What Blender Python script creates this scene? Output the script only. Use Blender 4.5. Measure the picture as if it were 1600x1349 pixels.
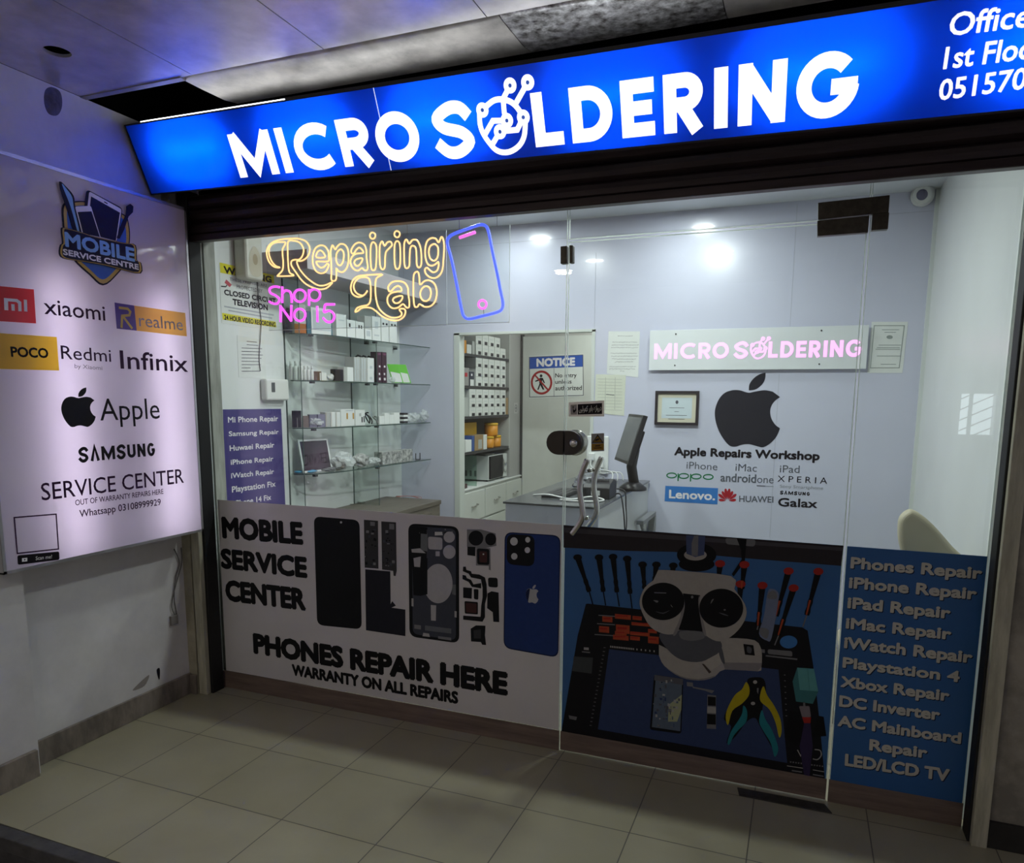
import bpy, bmesh, math, random
from mathutils import Vector, Matrix, noise
random.seed(7)
for o in list(bpy.data.objects):
    bpy.data.objects.remove(o)
SC = bpy.context.scene
COL = SC.collection

# ------------------------------------------------------------------ camera
# recovered from the tile grid and the glazing of the photograph (pixels of the 1600 x 1349 frame)
FOC, CX, CY = 1122.47, 812.47, 783.03
YAW, PITCH, ROLL, CAM_D, CAM_H = 0.366383, -0.142395, 0.007883, 2.966, 1.6
def cam_axes():
    cy, sy, cp, sp, cr, sr = math.cos(YAW), math.sin(YAW), math.cos(PITCH), math.sin(PITCH), math.cos(ROLL), math.sin(ROLL)
    right = Vector((cy, sy, 0)); fwd = Vector((-sy * cp, cy * cp, sp)); up = right.cross(fwd)
    return right * cr + up * sr, -right * sr + up * cr, fwd
RT, UP, FW = cam_axes()
EYE = Vector((0, -CAM_D, CAM_H))
cd = bpy.data.cameras.new('camera'); cam = bpy.data.objects.new('camera', cd); COL.objects.link(cam)
cd.sensor_fit = 'HORIZONTAL'; cd.sensor_width = 36.0; cd.lens = 36.0 * FOC / 1600
cd.shift_x = (800 - CX) / 1600; cd.shift_y = (CY - 674.5) / 1600; cd.clip_start = 0.02
m = Matrix.Identity(4)
for i in range(3):
    m[i][0], m[i][1], m[i][2], m[i][3] = RT[i], UP[i], -FW[i], EYE[i]
cam.matrix_world = m
SC.camera = cam

# ------------------------------------------------------------------ world, lights, exposure
w = bpy.data.worlds.new('world'); SC.world = w; w.use_nodes = True
w.node_tree.nodes['Background'].inputs[0].default_value = (0.85, 0.83, 0.95, 1)
w.node_tree.nodes['Background'].inputs[1].default_value = 0.20
SC.view_settings.view_transform = 'Standard'; SC.view_settings.look = 'None'
SC.view_settings.gamma = 1.0; SC.view_settings.exposure = 0.0; SC.view_settings.use_curve_mapping = False
SHOP_LAMPS = [(-1.90, 1.62), (-0.70, 1.58), (-0.67, 0.60), (-1.75, 0.62)]
def area(name, loc, size, power, color, rot=(0, 0, 0), sy=None, shape=None):
    d = bpy.data.lights.new(name, 'AREA'); d.energy = power; d.color = color
    d.shape = shape or ('RECTANGLE' if sy else 'DISK'); d.size = size
    if sy: d.size_y = sy
    o = bpy.data.objects.new(name, d); COL.objects.link(o); o.location = loc; o.rotation_euler = rot
    return o
SHOP_LIGHTS = [area('shop_downlight_beam', (x, y, 2.80), 0.15, 5.5 if y > 1 else 26.0 if x > -1 else 13.5, (0.93, 1.0, 0.98)) for x, y in SHOP_LAMPS]
area('rack_room_beam', (-1.5, 2.75, 2.55), 0.2, 13.0, (0.95, 1.0, 0.95))
CORRIDOR_LAMPS = [(-0.70, -3.74), (-2.3, -4.2)]  # first lamp placed from its reflection; second is added, unseen, for fill
for (x, y), e_ in zip(CORRIDOR_LAMPS, (5.0, 15.0)):
    area('corridor_fill_beam', (x, y, 2.855), 0.16, e_, (1.0, 0.93, 0.82))

# ------------------------------------------------------------------ survey: photo point -> point on a known plane of the place
def ray(p):
    return (RT * ((p[0] - CX) / FOC) + UP * (-(p[1] - CY) / FOC) + FW)
def on(axis, val, p):
    d = ray(p); return EYE + d * ((val - EYE[axis]) / d[axis])
def onz(z, x, y): return on(2, z, (x, y))
class Plane:
    def __init__(s, o, u, v):
        s.o, s.u, s.v = Vector(o), Vector(u).normalized(), Vector(v).normalized(); s.n = s.u.cross(s.v).normalized()
    def at(s, p):
        d = ray(p); x = EYE + d * ((s.o - EYE).dot(s.n) / d.dot(s.n)) - s.o
        return (x.dot(s.u), x.dot(s.v))
    def P(s, uv, h=0.0): return s.o + s.u * uv[0] + s.v * uv[1] + s.n * h
FAC = Plane((0, 0, 0), (1, 0, 0), (0, 0, 1))

# ------------------------------------------------------------------ materials
MATS = {}
def node_mat(name):
    mt = bpy.data.materials.new(name); mt.use_nodes = True; nt = mt.node_tree
    return mt, nt, nt.nodes['Principled BSDF'], nt.nodes['Material Output']
def mat(name, col, rough=0.5, metal=0.0, spec=0.5, emit=None, es=0.0, vary=0.0, vscale=8.0, col2=None, bump=0.0, alpha=None, coat=0.0, stretch=None):
    """a Principled surface whose colour is broken up by procedural noise"""
    if name in MATS: return MATS[name]
    mt, nt, b, out = node_mat(name); N, Lk = nt.nodes, nt.links
    b.inputs['Base Color'].default_value = (*col, 1); b.inputs['Roughness'].default_value = rough
    b.inputs['Metallic'].default_value = metal; b.inputs['Specular IOR Level'].default_value = spec
    b.inputs['Coat Weight'].default_value = coat
    if emit: b.inputs['Emission Color'].default_value = (*emit, 1); b.inputs['Emission Strength'].default_value = es
    if vary or col2 or bump:
        tc = N.new('ShaderNodeTexCoord'); src = tc.outputs['Object']
        if stretch:
            mp = N.new('ShaderNodeMapping'); mp.inputs['Scale'].default_value = stretch; Lk.new(src, mp.inputs[0]); src = mp.outputs[0]
        nz = N.new('ShaderNodeTexNoise'); nz.inputs['Scale'].default_value = vscale; nz.inputs['Detail'].default_value = 6; nz.inputs['Roughness'].default_value = 0.62
        Lk.new(src, nz.inputs['Vector'])
        c2 = col2 or tuple(max(0, c * (1 - vary)) for c in col); c1 = col if col2 else tuple(min(1, c * (1 + vary)) for c in col)
        rp = N.new('ShaderNodeValToRGB'); rp.color_ramp.elements[0].position = 0.36; rp.color_ramp.elements[1].position = 0.66
        rp.color_ramp.elements[0].color = (*c2, 1); rp.color_ramp.elements[1].color = (*c1, 1)
        Lk.new(nz.outputs['Fac'], rp.inputs[0]); Lk.new(rp.outputs[0], b.inputs['Base Color'])
        if bump:
            bp = N.new('ShaderNodeBump'); bp.inputs['Strength'].default_value = bump; bp.inputs['Distance'].default_value = 0.01
            Lk.new(nz.outputs['Fac'], bp.inputs['Height']); Lk.new(bp.outputs[0], b.inputs['Normal'])
    MATS[name] = mt; return mt
def ink(name, col, rough=0.45): return mat('ink_' + name, col, rough, spec=0.12, vary=0.04, vscale=40)
def glow(name, col, s):
    return mat('glow_' + name, tuple(min(1, c) for c in col), 0.4, emit=col, es=s)
def glass_mat(name, tint=(1, 1, 1), ior=1.5, rough=0.0):
    if name in MATS: return MATS[name]
    mt, nt, b, out = node_mat(name); N, Lk = nt.nodes, nt.links; N.remove(b)
    tr = N.new('ShaderNodeBsdfTransparent'); tr.inputs[0].default_value = (*tint, 1)
    gl = N.new('ShaderNodeBsdfGlossy'); gl.inputs['Roughness'].default_value = rough
    fr = N.new('ShaderNodeFresnel'); ge = N.new('ShaderNodeNewGeometry'); mr = N.new('ShaderNodeMapRange')  # same reflectance on either face of the sheet
    mr.inputs['To Min'].default_value = ior; mr.inputs['To Max'].default_value = 1 / ior; Lk.new(ge.outputs['Backfacing'], mr.inputs['Value']); Lk.new(mr.outputs[0], fr.inputs['IOR'])
    mx = N.new('ShaderNodeMixShader'); Lk.new(fr.outputs[0], mx.inputs[0]); Lk.new(tr.outputs[0], mx.inputs[1]); Lk.new(gl.outputs[0], mx.inputs[2])
    Lk.new(mx.outputs[0], out.inputs['Surface']); MATS[name] = mt; return mt
def film_mat(name, col, trans, gloss=0.12, rough=0.15, through=None):
    """translucent sign face: light from tubes behind it glows through; some of what falls on it is reflected"""
    mt, nt, b, out = node_mat(name); N, Lk = nt.nodes, nt.links; N.remove(b)
    df = N.new('ShaderNodeBsdfDiffuse'); df.inputs[0].default_value = (*col, 1)
    tl = N.new('ShaderNodeBsdfTranslucent'); tl.inputs[0].default_value = (*(through or col), 1)
    m1 = N.new('ShaderNodeMixShader'); m1.inputs[0].default_value = trans; Lk.new(df.outputs[0], m1.inputs[1]); Lk.new(tl.outputs[0], m1.inputs[2])
    gl = N.new('ShaderNodeBsdfGlossy'); gl.inputs['Roughness'].default_value = rough
    nz = N.new('ShaderNodeTexNoise'); nz.inputs['Scale'].default_value = 5; nz.inputs['Detail'].default_value = 2
    tc = N.new('ShaderNodeTexCoord'); Lk.new(tc.outputs['Object'], nz.inputs['Vector'])
    bp = N.new('ShaderNodeBump'); bp.inputs['Strength'].default_value = 0.25; bp.inputs['Distance'].default_value = 0.02
    Lk.new(nz.outputs['Fac'], bp.inputs['Height']); Lk.new(bp.outputs[0], gl.inputs['Normal'])
    fr = N.new('ShaderNodeFresnel'); fr.inputs['IOR'].default_value = 1.45
    mx = N.new('ShaderNodeMixShader'); Lk.new(fr.outputs[0], mx.inputs[0]); Lk.new(m1.outputs[0], mx.inputs[1]); Lk.new(gl.outputs[0], mx.inputs[2])
    Lk.new(mx.outputs[0], out.inputs['Surface']); MATS[name] = mt; return mt

# ------------------------------------------------------------------ mesh building
BASE = {}
def wloc(o):
    v = Vector((0, 0, 0))
    while o: v = v + Vector(o.location); o = o.parent
    return v
class MB:
    """collects shapes in world coordinates, then links them as ONE mesh object"""
    def __init__(s): s.v, s.f, s.m, s.sm, s.mats = [], [], [], [], []
    def mi(s, mt):
        if mt not in s.mats: s.mats.append(mt)
        return s.mats.index(mt)
    def add(s, vs, fs, mt=None, smooth=False):
        k = len(s.v); s.v += [tuple(a) for a in vs]; i = s.mi(mt) if mt else 0
        for f in fs: s.f.append([a + k for a in f]); s.m.append(i); s.sm.append(smooth)
        return s
    def box(s, lo, hi, mt=None):
        (a, b, c), (d, e, f) = lo, hi
        a, d = min(a, d), max(a, d); b, e = min(b, e), max(b, e); c, f = min(c, f), max(c, f)
        return s.add([(a, b, c), (d, b, c), (d, e, c), (a, e, c), (a, b, f), (d, b, f), (d, e, f), (a, e, f)],
                     [(0, 3, 2, 1), (4, 5, 6, 7), (0, 1, 5, 4), (1, 2, 6, 5), (2, 3, 7, 6), (3, 0, 4, 7)], mt)
    def obox(s, c, ax, ay, az, mt=None):
        """oriented box: centre and three half-axis vectors"""
        c, ax, ay, az = Vector(c), Vector(ax), Vector(ay), Vector(az)
        if ax.cross(ay).dot(az) < 0: az = -az
        vs = [c + ax * i + ay * j + az * k for k in (-1, 1) for i, j in ((-1, -1), (1, -1), (1, 1), (-1, 1))]
        return s.add(vs, [(0, 3, 2, 1), (4, 5, 6, 7), (0, 1, 5, 4), (1, 2, 6, 5), (2, 3, 7, 6), (3, 0, 4, 7)], mt)
    def prism(s, pts, d, mt=None):
        """polygon of 3-D points pushed out along d"""
        n = len(pts); d = Vector(d); a = [Vector(p) for p in pts]; b = [p + d for p in a]
        nrm = Vector((0, 0, 0))
        for i in range(n): nrm += (a[i] - a[0]).cross(a[(i + 1) % n] - a[0])
        if nrm.dot(d) > 0: a.reverse(); b.reverse()
        fs = [tuple(range(n)), tuple(range(2 * n - 1, n - 1, -1))] + [(i, i + n, (i + 1) % n + n, (i + 1) % n) for i in range(n)]
        return s.add(a + b, fs, mt)
    def tube(s, pts, r, mt=None, seg=8, closed=False, r1=None):
        pts = [Vector(p) for p in pts]; n = len(pts); rings = []; ref = None
        for i, p in enumerate(pts):
            if closed: t = pts[(i + 1) % n] - pts[i - 1]
            else: t = pts[min(i + 1, n - 1)] - pts[max(i - 1, 0)]
            if t.length < 1e-9: t = Vector((0, 0, 1))
            t.normalize()
            if ref is None: ref = t.orthogonal().normalized()
            ref = (ref - t * ref.dot(t)); ref = ref.normalized() if ref.length > 1e-6 else t.orthogonal().normalized()
            b = t.cross(ref); rr = r if r1 is None else r + (r1 - r) * i / max(1, n - 1)
            rings.append([p + (ref * math.cos(2 * math.pi * k / seg) + b * math.sin(2 * math.pi * k / seg)) * rr for k in range(seg)])
        vs = [q for g in rings for q in g]; fs = []
        for i in range(n if closed else n - 1):
            j = (i + 1) % n
            for k in range(seg):
                l = (k + 1) % seg; fs.append((i * seg + k, i * seg + l, j * seg + l, j * seg + k))
        if not closed: fs += [tuple(range(seg - 1, -1, -1)), tuple((n - 1) * seg + k for k in range(seg))]
        return s.add(vs, fs, mt, True)
    def lathe(s, c, prof, mt=None, seg=20, axis=(0, 0, 1)):
        """profile [(radius, height)] turned about an axis through c"""
        c = Vector(c); a = Vector(axis).normalized(); u = a.orthogonal().normalized(); w_ = a.cross(u); vs, fs = [], []
        for r, h in prof:
            for k in range(seg):
                t = 2 * math.pi * k / seg; vs.append(c + a * h + (u * math.cos(t) + w_ * math.sin(t)) * max(r, 1e-5))
        for i in range(len(prof) - 1):
            for k in range(seg):
                l = (k + 1) % seg; fs.append((i * seg + k, i * seg + l, (i + 1) * seg + l, (i + 1) * seg + k))
        fs += [tuple(range(seg - 1, -1, -1)), tuple((len(prof) - 1) * seg + k for k in range(seg))]
        return s.add(vs, fs, mt, True)
    def build(s, name, mt=None, parent=None, origin=None, bevel=0.0, seg=2):
        org = wloc(parent) if parent else Vector(origin or (0, 0, 0))
        me = bpy.data.meshes.new(name); me.from_pydata([tuple(Vector(v) - org) for v in s.v], [], s.f)
        for q in (s.mats or [mt]): me.materials.append(q)
        for p, i, k in zip(me.polygons, s.m, s.sm): p.material_index = i; p.use_smooth = k
        o = bpy.data.objects.new(name, me); COL.objects.link(o)
        if parent: o.parent = parent
        else: o.location = org
        if bevel:
            b = o.modifiers.new('edge', 'BEVEL'); b.width = bevel; b.segments = seg; b.limit_method = 'ANGLE'; b.angle_limit = 0.6
        me.validate(); return o
def tag(o, label, cat, group=None):
    o['label'] = label; o['category'] = cat
    if group: o['group'] = group
    return o
def thing(name, label, cat, loc, group=None):
    o = bpy.data.objects.new(name, None); COL.objects.link(o); o.location = loc; o.empty_display_size = 0.1
    return tag(o, label, cat, group)
def struct(o, label=None, cat=None):
    o['kind'] = 'structure'
    if label: o['label'] = label
    if cat: o['category'] = cat
    return o
def snode(name, loc, label, cat):
    return struct(thing(name, label, cat, loc))
def sub(parent, name, lo, hi, mt, bevel=0.0): return MB().box(lo, hi).build(name, mt, parent, bevel=bevel)
def copy_thing(o, loc, label, group=None):
    """a thing and copies of its parts and sub-parts"""
    r = o.copy(); COL.objects.link(r); r.location = loc; r['label'] = label
    if group: r['group'] = group
    for ch in list(o.children):
        c = ch.copy(); COL.objects.link(c); c.parent = r
        for g in list(ch.children):
            e = g.copy(); COL.objects.link(e); e.parent = c
    return r

# ------------------------------------------------------------------ print work: flat shapes laid on a plane
def smooth(pts, closed=True, k=6):
    n = len(pts); out = []
    for i in range(n if closed else n - 1):
        g = lambda j: pts[j % n] if closed else pts[max(0, min(n - 1, j))]
        p0, p1, p2, p3 = g(i - 1), g(i), g(i + 1), g(i + 2)
        for q in range(k):
            t = q / k; out.append(tuple(0.5 * (2 * b + (c - a) * t + (2 * a - 5 * b + 4 * c - d) * t * t + (3 * b - a - 3 * c + d) * t ** 3) for a, b, c, d in zip(p0, p1, p2, p3)))
    if not closed: out.append(tuple(pts[-1]))
    return out
def ell(cx, cy, rx, ry, n=28, a0=0, a1=360):
    return [(cx + rx * math.cos(math.radians(a0 + (a1 - a0) * i / (n if a1 - a0 == 360 else n - 1))), cy + ry * math.sin(math.radians(a0 + (a1 - a0) * i / (n if a1 - a0 == 360 else n - 1)))) for i in range(n)]
def rrect(p, r, k=5):
    """four-cornered outline with rounded corners (works on skewed quads too)"""
    out = []
    for i in range(4):
        a, b, c = Vector(p[i - 1]), Vector(p[i]), Vector(p[(i + 1) % 4])
        u = (a - b); v = (c - b); u = u.normalized() * min(r, u.length / 2); v = v.normalized() * min(r, v.length / 2)
        for j in range(k + 1):
            t = j / k; out.append(tuple((b + u) * (1 - t) ** 2 + b * 2 * t * (1 - t) + (b + v) * t * t))
    return out
TEXT = {}
def text_mesh(body):
    """triangles of a line of lettering in the built-in face: (verts, faces, outline edges, xmin, xmax)"""
    if body in TEXT: return TEXT[body]
    c = bpy.data.curves.new('line', 'FONT'); c.body = body; c.resolution_u = 3
    o = bpy.data.objects.new('line', c); COL.objects.link(o)
    bpy.context.view_layer.update()
    me = o.evaluated_get(bpy.context.evaluated_depsgraph_get()).to_mesh()
    vs = [(v.co.x, v.co.y) for v in me.vertices]; fs = [tuple(p.vertices) for p in me.polygons]
    key = [(round(a, 5), round(b, 5)) for a, b in vs]; cnt = {}
    for f in fs:
        for i in range(len(f)):
            e = tuple(sorted((key[f[i]], key[f[(i + 1) % len(f)]]))); cnt[e] = cnt.get(e, 0) + 1
    edges = [e for e, n in cnt.items() if n == 1]
    COL.objects.unlink(o); bpy.data.objects.remove(o); bpy.data.curves.remove(c)
    xs = [a for a, b in vs]; TEXT[body] = (vs, fs, edges, min(xs), max(xs)); return TEXT[body]
CAP = None
class Print:
    def __init__(s, plane, h=0.0012): s.pl, s.h, s.mb, s.k = plane, h, MB(), 0
    def uv(s, pts, mt, layer=0):
        a = sum(pts[i - 1][0] * pts[i][1] - pts[i][0] * pts[i - 1][1] for i in range(len(pts)))
        if a < 0: pts = pts[::-1]
        s.k = (s.k + 1) % 41   # neighbouring strips lie a hair apart so that they never shade each other
        s.mb.add([s.pl.P(p, s.h + 0.0003 * layer + 5e-6 * s.k) for p in pts], [tuple(range(len(pts)))], mt); return s
    def px(s, pts, mt, layer=0): return s.uv([s.pl.at(p) for p in pts], mt, layer)
    def line(s, pts, wid, mt, layer=0, closed=False):
        """ribbon of real width along uv points"""
        n = len(pts); P = [Vector((a, b)) for a, b in pts]; L, R = [], []
        for i in range(n):
            d0 = (P[i] - P[i - 1]) if (i or closed) else (P[1] - P[0]); d1 = (P[(i + 1) % n] - P[i]) if (i < n - 1 or closed) else d0
            if d0.length < 1e-9: d0 = d1
            if d1.length < 1e-9: d1 = d0
            d0, d1 = d0.normalized(), d1.normalized(); t = d0 + d1; t = t.normalized() if t.length > 1e-6 else d0
            k = 1 / max(0.45, t.dot(d0)); nn = Vector((-t.y, t.x)) * (wid / 2 * k); L.append(P[i] + nn); R.append(P[i] - nn)
        for i in range(n if closed else n - 1):
            j = (i + 1) % n; s.uv([tuple(R[i]), tuple(R[j]), tuple(L[j]), tuple(L[i])], mt, layer)
        return s
    def pline(s, pts, wid, mt, layer=0, closed=False): return s.line([s.pl.at(p) for p in pts], wid, mt, layer, closed)
    def text(s, body, pl, pr, top, mt, bold=0.0, layer=1):
        """pl, pr: photo points of the left and right end of the baseline; top: photo point of the top of a capital over pl"""
        return s.text_uv(body, s.pl.at(pl), s.pl.at(pr), s.pl.at(top), mt, bold, layer)
    def text_uv(s, body, a, b, t, mt, bold=0.0, layer=1):
        global CAP
        if CAP is None: CAP = max(y for x, y in text_mesh('H')[0])
        vs, fs, ed, x0, x1 = text_mesh(body); A, B, T = Vector(a), Vector(b), Vector(t)
        ax = (B - A) / (x1 - x0); d = (B - A).normalized(); up = Vector((-d.y, d.x)); ay = up * ((T - A).dot(up) / CAP)
        M = lambda x, y: tuple(A + ax * (x - x0) + ay * y)
        q = [M(x, y) for x, y in vs]; h = s.h + 0.0003 * layer + 2.15e-4
        flip = ax.x * ay.y - ax.y * ay.x < 0
        s.mb.add([s.pl.P(p, h) for p in q], [f[::-1] if flip else f for f in fs], mt)
        if bold:
            wid = bold * ay.length * CAP
            for e in ed:
                p, r = Vector(M(*e[0])), Vector(M(*e[1])); g = r - p
                if g.length < 1e-7: continue
                g = g.normalized() * wid / 2; nn = Vector((-g.y, g.x)); 
                s.uv([tuple(p - nn - g * .4), tuple(r - nn + g * .4), tuple(r + nn + g * .4), tuple(p + nn - g * .4)], mt, layer)
        return s
    def build(s, name, parent=None, origin=None): return s.mb.build(name, None, parent, origin)
def lettering(plane, parent, body, pl, pr, top, mt, bold=0.0, layer=1, h=0.0012, name='lettering'):
    return Print(plane, h).text(body, pl, pr, top, mt, bold, layer).build(name, parent)

# ================================================================== THE SETTING
WHITE_WALL = mat('white_wall_paint', (0.66, 0.64, 0.64), 0.55, vary=0.07, vscale=5, bump=0.08)
LILAC = mat('lilac_wall_laminate', (0.60, 0.62, 0.74), 0.22, spec=0.5, vary=0.02, vscale=2, coat=0.2)
INNER_WHITE = mat('shop_white_panel', (0.74, 0.77, 0.76), 0.35, vary=0.03, vscale=3)
BASE_MARBLE = mat('skirting_stone', (0.20, 0.17, 0.145), 0.4, vary=0.35, vscale=14, stretch=(1, 1, 0.35))
CEIL_M = mat('ceiling_sheet', (0.62, 0.59, 0.60), 0.36, metal=0.45, spec=0.5, vary=0.22, vscale=4, bump=0.12)
SOFFIT_M = mat('soffit_sheet', (0.55, 0.52, 0.49), 0.45, metal=0.25, vary=0.3, vscale=6, bump=0.1)
DARK = mat('unlit_void_black', (0.004, 0.004, 0.0045), 0.9, spec=0.0)  # near-black colour stands in for shade above the ceiling and behind the sign
CONCRETE = mat('grimy_plaster', (0.27, 0.245, 0.205), 0.8, vary=0.3, vscale=7, bump=0.3)
KERB_M = mat('dark_stone_nosing', (0.055, 0.052, 0.055), 0.5, vary=0.3, vscale=20)
BROWN = mat('brown_laminate_strip', (0.16, 0.115, 0.095), 0.45, vary=0.25, vscale=9, stretch=(0.3, 1, 4))
RAIL = mat('shutter_rail_paint', (0.40, 0.38, 0.29), 0.5, vary=0.2, vscale=9, stretch=(4, 4, 0.6))
BLACK = mat('groove_black', (0.006, 0.006, 0.007), 0.6)

def tile_floor():
    mt, nt, b, out = node_mat('floor_tiles'); N, Lk = nt.nodes, nt.links
    tc = N.new('ShaderNodeTexCoord'); mp = N.new('ShaderNodeMapping'); S_ = 0.41705
    mp.inputs['Scale'].default_value = (1 / S_, 1 / S_, 1); mp.inputs['Rotation'].default_value = (0, 0, 0.0057)
    mp.inputs['Location'].default_value = (2.5789 / S_, 0.5103 / S_, 0)
    Lk.new(tc.outputs['Object'], mp.inputs[0]); sp = N.new('ShaderNodeSeparateXYZ'); Lk.new(mp.outputs[0], sp.inputs[0])
    ms = []
    for k in range(2):
        pp = N.new('ShaderNodeMath'); pp.operation = 'PINGPONG'; pp.inputs[1].default_value = 0.5; Lk.new(sp.outputs[k], pp.inputs[0])
        lt = N.new('ShaderNodeMath'); lt.operation = 'LESS_THAN'; lt.inputs[1].default_value = 0.0052; Lk.new(pp.outputs[0], lt.inputs[0]); ms.append(lt)
    mx = N.new('ShaderNodeMath'); mx.operation = 'MAXIMUM'; Lk.new(ms[0].outputs[0], mx.inputs[0]); Lk.new(ms[1].outputs[0], mx.inputs[1])
    fl = N.new('ShaderNodeVectorMath'); fl.operation = 'FLOOR'; Lk.new(mp.outputs[0], fl.inputs[0])
    wn = N.new('ShaderNodeTexWhiteNoise'); Lk.new(fl.outputs[0], wn.inputs['Vector'])
    nz = N.new('ShaderNodeTexNoise'); nz.inputs['Scale'].default_value = 3.2; nz.inputs['Detail'].default_value = 7; Lk.new(tc.outputs['Object'], nz.inputs['Vector'])
    ad = N.new('ShaderNodeMath'); ad.operation = 'MULTIPLY_ADD'; ad.inputs[1].default_value = 0.25; Lk.new(wn.outputs['Value'], ad.inputs[0]); Lk.new(nz.outputs['Fac'], ad.inputs[2])
    rp = N.new('ShaderNodeValToRGB'); rp.color_ramp.elements[0].position = 0.35; rp.color_ramp.elements[1].position = 0.95
    rp.color_ramp.elements[0].color = (0.285, 0.262, 0.180, 1); rp.color_ramp.elements[1].color = (0.345, 0.318, 0.225, 1); Lk.new(ad.outputs[0], rp.inputs[0])
    mc = N.new('ShaderNodeMixRGB'); Lk.new(mx.outputs[0], mc.inputs[0]); Lk.new(rp.outputs[0], mc.inputs[1]); mc.inputs[2].default_value = (0.10, 0.09, 0.075, 1)
    Lk.new(mc.outputs[0], b.inputs['Base Color']); b.inputs['Roughness'].default_value = 0.33; b.inputs['Specular IOR Level'].default_value = 0.4
    return mt
struct(MB().box((-3.3, -1.33, -0.14), (2.6, 3.7, 0)).build('floor', tile_floor()))
struct(MB().box((-3.3, -5.8, -0.26), (2.6, -1.39, -0.12)).build('floor_corridor', CONCRETE))
nose = MB(); nose.box((-3.3, -1.385, -0.055), (2.6, -1.33, 0.0)); nose.box((-3.3, -1.37, -0.14), (2.6, -1.33, -0.056))
struct(nose.build('trim_1', KERB_M, bevel=0.004))

# outer walls
struct(MB().box((-3.3, -1.02, 0), (-3.0, 0.0, 2.884)).build('wall_left', WHITE_WALL))
struct(MB().box((-3.3, -1.02, 2.90), (-3.01, 0.03, 3.2)).build('wall_left_void_shade', DARK))  # added box, painted black for the shade inside the opening
struct(MB().box((-3.3, -5.8, -0.14), (-2.925, -1.02, 3.3)).build('wall_left_pier', WHITE_WALL))
struct(MB().box((-3.0, -0.13, 0), (-2.945, 0.0, 2.62)).build('wall_left_return', mat('return_paint', (0.34, 0.31, 0.23), 0.7, vary=0.2)))
bb = MB(); bb.box((-3.0, -1.02, 0), (-2.985, -0.13, 0.113)); bb.box((-2.985, -0.145, 0), (-2.945, -0.13, 0.108))
struct(bb.build('baseboard_left', BASE_MARBLE, bevel=0.003))
struct(MB().box((-2.925, -5.8, -0.12), (-2.905, -1.035, 0.118)).build('baseboard_left_pier', BASE_MARBLE, bevel=0.003))
struct(MB().box((0.727, -0.10, 0), (2.6, 0.2, 3.3)).build('wall_right', CONCRETE))
struct(MB().box((0.727, -0.115, 0), (2.6, -0.10, 0.10)).build('baseboard_right', mat('black_grime', (0.02, 0.018, 0.016), 0.8, vary=0.4)))
struct(MB().box((-3.3, 0.03, 2.42), (0.80, 0.12, 3.3)).build('wall_front', DARK))
stn = Print(Plane((-3.0, 0, 0), (0, 1, 0), (0, 0, 1)), .0006); stn.px(smooth([(70, 142), (80, 136), (94, 144), (97, 165), (90, 180), (76, 178), (69, 162)], True, 4), mat('stain', (0.10, 0.09, 0.12), 0.7, vary=.4, vscale=20))
struct(stn.build('wall_left_stain', None, (-3.0, -.7, 2.75)))
# the far side of the corridor, behind the person taking the picture
cw = MB()
cw.box((-3.3, -5.8, -0.14), (1.55, -5.6, 3.3)); cw.box((1.86, -5.8, -0.14), (2.6, -5.6, 3.3)); cw.box((1.55, -5.8, -0.14), (1.86, -5.6, 1.26)); cw.box((1.55, -5.8, 1.68), (1.86, -5.6, 3.3))
struct(cw.build('wall_corridor', WHITE_WALL))
win = snode('window_4', (1.72, -5.7, 1.2), 'small barred window across the corridor', 'window')
MB().box((1.55, -5.75, 1.26), (1.86, -5.74, 1.68)).build('pane', glow('day', (0.85, 0.95, 1.0), 3.6), win)
g = MB()
for q in range(5):
    g.tube([(1.55, -5.66, 1.22 + q * 0.11 - 0.04), (1.86, -5.66, 1.22 + q * 0.11 + 0.12)], 0.006)
g.box((1.635, -5.68, 1.26), (1.665, -5.64, 1.68))
g.build('grille', mat('grille_iron', (0.05, 0.05, 0.05), 0.5), win)

# ceiling of the passage: sheets with open joints, one with a cut-out for a lamp
CZ = 2.885
ce = MB(); XS = [-3.0, -2.37, -1.735, -1.07, -0.42, 0.24, 0.90, 1.56, 2.6]; YS = [-0.53, -1.78, -3.03, -4.28, -5.6]
for i in range(len(XS) - 1):
    for j in range(4):
        x0, x1, y1, y0 = XS[i] + 0.002, XS[i + 1] - 0.002, YS[j], YS[j + 1] + 0.004
        if (i, j) == (0, 0):
            c, r = (-2.70, -0.86), 0.047; cor = [math.atan2(yy - c[1], xx - c[0]) for xx, yy in ((x1, y1), (x0, y1), (x0, y0), (x1, y0))]
            an = sorted([t * math.pi / 12 - math.pi for t in range(24)] + cor); rim, edge = [], []
            for t in an:
                dx, dy = math.cos(t), math.sin(t); k = min(((x1 if dx > 0 else x0) - c[0]) / dx if abs(dx) > 1e-6 else 1e9, ((y1 if dy > 0 else y0) - c[1]) / dy if abs(dy) > 1e-6 else 1e9)
                rim.append((c[0] + r * dx, c[1] + r * dy)); edge.append((c[0] + k * dx, c[1] + k * dy))
            n = len(an); vs = [(x, y, CZ) for x, y in rim + edge] + [(x, y, CZ + .012) for x, y in rim + edge]; fs = []
            for q in range(n):
                l = (q + 1) % n; fs += [(q, l, n + l, n + q), (2 * n + q, 3 * n + q, 3 * n + l, 2 * n + l), (q, 2 * n + q, 2 * n + l, l), (n + q, n + l, 3 * n + l, 3 * n + q)]
            ce.add(vs, fs)
        else: ce.box((x0, y0, CZ), (x1, y1, CZ + 0.012))
struct(ce.build('ceiling', CEIL_M))
struct(MB().box((-3.1, -5.7, 3.2), (2.6, 0.1, 3.3)).build('ceiling_slab', DARK))
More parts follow.
